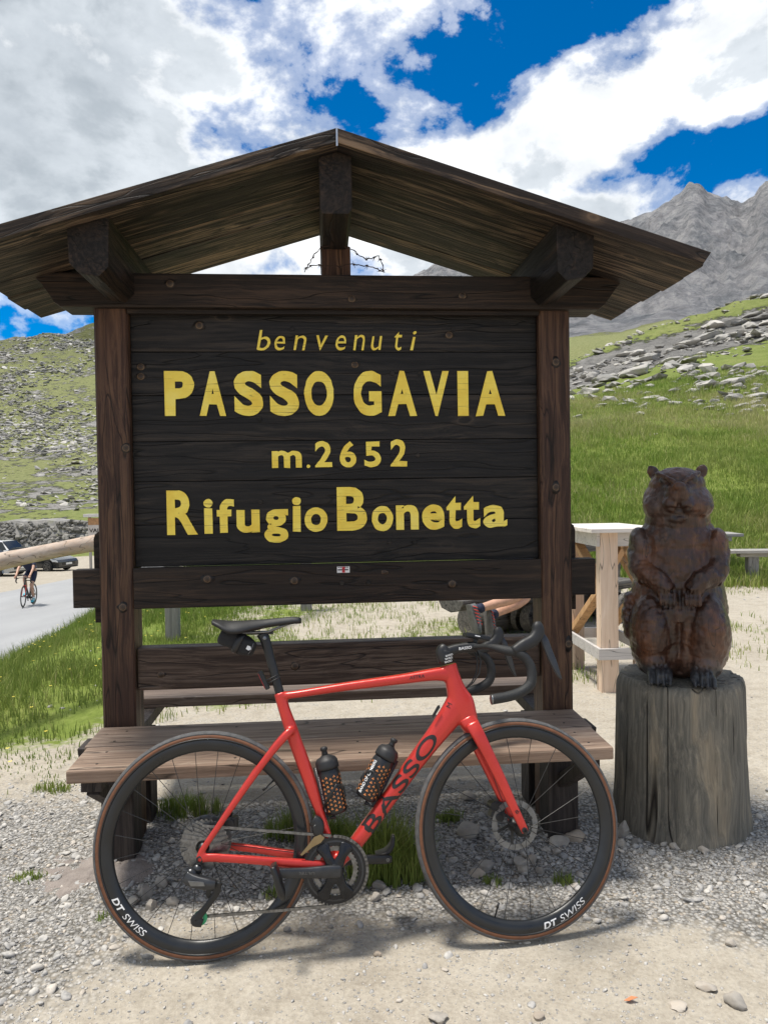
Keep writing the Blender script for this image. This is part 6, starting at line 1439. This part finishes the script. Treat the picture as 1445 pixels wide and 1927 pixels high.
# loose stones one can tell apart
def stone(px, py, wpx, hpx, seed, lab, m_=M_stone):
    c = G(px, py+hpx*.35); c.z = zat(c.x, c.y); s = wpx/FPX*c.y/2; V, F = rock_shape(3, seed, .2, 1.0, 9)
    V = V*np.array([s, s*.8, s*hpx/wpx*1.25]); me = npmesh('stone', V, F); me.set_sharp_from_angle(angle=math.radians(40)); o = link('stone', me, m_)
    o.location = (c.x, c.y, c.z+s*hpx/wpx*.5); o.rotation_euler = (0, 0, R.uniform(-.5, .5)); return tag(o, lab, 'stone', 'loose stones on the gravel')
for px, py, w, h, lab in ((274, 1682, 32, 34, 'blocky pale stone seen through the rear wheel'), (252, 1698, 24, 22, 'flat pale stone beside the blocky one in the rear wheel'), (284, 1708, 24, 20, 'rounded tan stone under the blocky one in the rear wheel'), (303, 1666, 26, 20, 'grey stone above the pebbles inside the rear wheel'), (325, 1700, 26, 18, 'grey flat stone right of the tan one in the rear wheel'), (222, 1632, 14, 14, 'small tan stone by the bench leg foot'), (254, 1642, 14, 10, 'small brown stone between bench leg and wheel hub'),
    (1174, 1560, 26, 36, 'tan upright stone wedged against the stump'), (1168, 1583, 30, 18, 'pale flat stone at the stump foot'), (1080, 1573, 46, 22, 'flat grey stone right of the bench leg'), (1052, 1582, 40, 18, 'brown stone at the foot of the right bench leg'), (885, 1562, 50, 34, 'large pale stone inside the front wheel'), (915, 1630, 40, 16, 'long brown stone in the front wheel'), (898, 1645, 34, 14, 'long tan stone below the other in the front wheel'), (980, 1622, 36, 22, 'pale stone below the front hub'), (985, 1637, 26, 18, 'pinkish stone below the front hub'), (1002, 1618, 22, 18, 'round olive stone right of the front hub'), (1018, 1637, 20, 14, 'round brown stone in the front wheel'), (1048, 1603, 18, 16, 'white angular stone in the front wheel'), (925, 1508, 30, 18, 'pale stone behind the front brake'), (880, 1500, 34, 16, 'brownish stone with grass behind the front tyre'), (930, 1530, 36, 18, 'flat pale stone behind the fork'),
    (1198, 1580, 22, 14, 'grey pebble stone before the stump'), (1250, 1588, 16, 12, 'tan pebble stone before the stump'), (1270, 1592, 22, 12, 'white flat stone before the stump'), (1325, 1600, 26, 12, 'brown flat stone before the stump'), (1375, 1775, 22, 14, 'grey stone on the sandy path'), (1330, 1855, 44, 14, 'half buried pale stone in the sandy path'), (1385, 1880, 44, 26, 'pale lumpy stone half sunk in the path'), (825, 1915, 40, 18, 'white stone half sunk in the dirt'), (1015, 1910, 26, 14, 'small pale stone sunk in the dirt'), (1275, 1890, 40, 12, 'flat pale stone level with the path'), (715, 1668, 28, 20, 'white striped shell-like stone behind the chainring'), (706, 1692, 24, 18, 'grey stone below the chainring'), (567, 1753, 14, 10, 'white pebble below the crank'), (497, 1750, 12, 12, 'grey pebble below the rear tyre'), (540, 1752, 18, 10, 'tan pebble below the rear tyre'), (710, 1795, 16, 10, 'small grey pebble on the dirt below the bicycle'), (620, 1745, 14, 10, 'small grey stone on dirt under the crank')):
    stone(px, py, w, h, int(px*7+py), lab)
# flat bedrock slab breaking the surface left of the rear wheel
def slab():
    c = G(140, 1640); n = 40; V = []; F = []
    for i in range(n):
        for j in range(n):
            u, v = i/(n-1)*2-1, j/(n-1)*2-1; r = math.hypot(u, v); a = math.atan2(v, u); e = 1+.22*_n3(Vector((math.cos(a)*1.7, math.sin(a)*1.7, 4)))
            x, y = c.x+.06+u*.26, c.y+v*.24; z = zat(x, y)+.05*max(-.6, 1-(r/e)**3)+.03*_fr(Vector((x*6, y*6, 2)), 1, 2, 5)*(r < e)
            V.append((x, y, z-.03))
    F = [(i*n+j, (i+1)*n+j, (i+1)*n+j+1, i*n+j+1) for i in range(n-1) for j in range(n-1)]
    o = link('bedrock_slab', npmesh('bedrock_slab', V, F), stone_mat('pink_bedrock', [(0, (.22, .19, .175)), (.5, (.38, .335, .31)), (1, (.5, .45, .41))], 26, attr=False, bmp=1.0, bd=.02))
    return tag(o, 'flat pinkish bedrock slab flush with the gravel beside the rear wheel', 'rock')
slab()
lf = MB(); c = G(1186, 1887); z = zat(c.x, c.y)+.006
lf.add([(c.x-.018, c.y, z), (c.x-.006, c.y-.008, z+.004), (c.x+.02, c.y-.003, z+.010), (c.x+.006, c.y+.009, z+.006), (c.x-.018, c.y, z-.001), (c.x-.006, c.y-.008, z+.003), (c.x+.02, c.y-.003, z+.009), (c.x+.006, c.y+.009, z+.005)], [(0, 1, 3), (1, 2, 3), (4, 7, 5), (5, 7, 6), (0, 4, 5, 1), (1, 5, 6, 2), (2, 6, 7, 3), (3, 7, 4, 0)])
tag(lf.build('fallen_leaf', plain('orange_leaf', (.6, .22, .1), .6), None), 'small dry orange leaf lying on the sandy path', 'leaf')
# ================================================================== boulders on the slopes
BSH = [npmesh('boulder', *rock_shape(3, 300+i, .24, .8, 10)) for i in range(10)]
for me in BSH: me.set_sharp_from_angle(angle=math.radians(38)); me.materials.append(M_rock)
def boulder(px, py, wpx, hpx, lab, grp):
    p = hit(px, py+hpx*.45, 9)
    if p is None or p.y > 160: return
    s = wpx/FPX*p.y/2; me = BSH[R.randint(len(BSH))]; o = bpy.data.objects.new('boulder', me); COL.objects.link(o)
    q = s*hpx/wpx; o.location = (p.x, p.y+s*.3, p.z+q*.45); o.scale = (s, s*.9, q*1.15); o.rotation_euler = (R.uniform(-.15, .15), R.uniform(-.12, .12)-.12, R.uniform(-.6, .6))
    return tag(o, lab, 'boulder', grp)
named = [(1117, 702, 26, 22, 'dark grey upright boulder at the low end of the rock ridge'), (1270, 733, 30, 18, 'pointed grey boulder in the grass beside a dark one'), (1306, 733, 26, 16, 'dark brown boulder among lighter stones on the slope'), (1225, 745, 40, 14, 'cluster of white rocks in the middle of the slope'), (1247, 750, 32, 14, 'long white rock lying on the middle slope'), (1345, 752, 22, 14, 'white block in the rubble below the upper slabs'), (1385, 742, 34, 30, 'tall pale slab leaning in the rubble on the slope'), (1425, 742, 44, 20, 'broad pale slab at the edge of the rubble'), (1395, 762, 34, 14, 'low white rock at the foot of the rubble'), (1375, 715, 60, 24, 'large grey slab above the rubble'), (1430, 700, 40, 16, 'grey slab high in the rubble'), (1130, 762, 30, 10, 'low pale stone beside the grass rise'), (1205, 776, 26, 10, 'low grey stone at the foot of the slope'), (1088, 782, 20, 10, 'small grey rock next to the sign post'), (1408, 625, 24, 10, 'dark flat boulder high on the grass'), (1408, 655, 20, 10, 'pale boulder on the upper grass'), (1305, 700, 40, 18, 'white rubble heap on the slope'), (1250, 692, 18, 8, 'lone white stone on the green slope'), (1285, 668, 16, 8, 'lone pale stone below the rock ridge'), (1160, 740, 14, 8, 'small white stone in the lower grass'), (1230, 817, 20, 6, 'flat stone lying in the tall grass'), (1372, 778, 24, 8, 'flat pink stone in the tall grass')]
for a in named: boulder(*a, 'boulders on the grassy slope')
ridge = [(1075, 722), (1110, 694), (1160, 668), (1215, 648), (1265, 632), (1320, 610), (1380, 595), (1445, 578)]
for i in range(90):
    f = R.rand(); x = 1085+f*365; y = np.interp(x, [a for a, b in ridge], [b for a, b in ridge])+R.uniform(4, 40)*(1 if R.rand() < .85 else 1.5); w = R.uniform(14, 36) if R.rand() < .82 else R.uniform(40, 70)
    boulder(x, y, w, w*R.uniform(.28, .5), 'pale bedrock block in the outcrop along the ridge line', 'bedrock blocks of the ridge outcrop')
for i in range(70):
    x = R.uniform(1300, 1460); y = R.uniform(690, 770); w = R.uniform(8, 30)
    boulder(x, y, w, w*R.uniform(.35, .6), 'pale rubble stone in the rock pile on the slope', 'rubble stones on the slope')
for i in range(40):
    x = R.uniform(1120, 1330); y = R.uniform(725, 770); w = R.uniform(7, 22)
    boulder(x, y, w, w*R.uniform(.35, .6), 'pale stone of the rock band crossing the lower slope', 'stones of the lower rock band')
RS = [rock_shape(1, 500+i, .26, .7) for i in range(6)]
n = 3500; Y = R.uniform(30, 92, n); X = Y*R.uniform(.24, .56, n); k = R.rand(n) < np.clip(.25+1.2*fbm(X*.12, Y*.12, 3), .03, .9); X, Y = X[k], Y[k]; s = .07+.4*R.rand(len(X))**4
tag(link('slope_stones', scatter_mesh('slope_stones', RS, np.stack([X, Y, zv(X, Y)+s*.2], -1), s[:, None]*R.uniform(.7, 1.4, (len(X), 3))*np.array([1.3, 1, .6]), R, .3, True), M_rocks), 'small pale stones strewn over the right hand slope', 'stones', kind='stuff')
n = 15000; Y = R.uniform(70, 300, n); X = -Y*R.uniform(.34, .60, n); dn = fbm(X*.035, Y*.035, 4)+.5*fbm(X*.012+5, Y*.03, 3)
k = R.rand(n) < np.clip(.34+1.7*dn, .02, 1); X, Y = X[k], Y[k]; s = (.15+.65*R.rand(len(X))**3.5)*(Y/170)**.55
tag(link('hillside_stones', scatter_mesh('hillside_stones', RS, np.stack([X, Y, zv(X, Y)+s*.1], -1), s[:, None]*R.uniform(.7, 1.4, (len(X), 3))*np.array([1.4, 1, .55]), R, .3, True), M_rocks), 'boulder field spread over the hillside beyond the road', 'stones', kind='stuff')
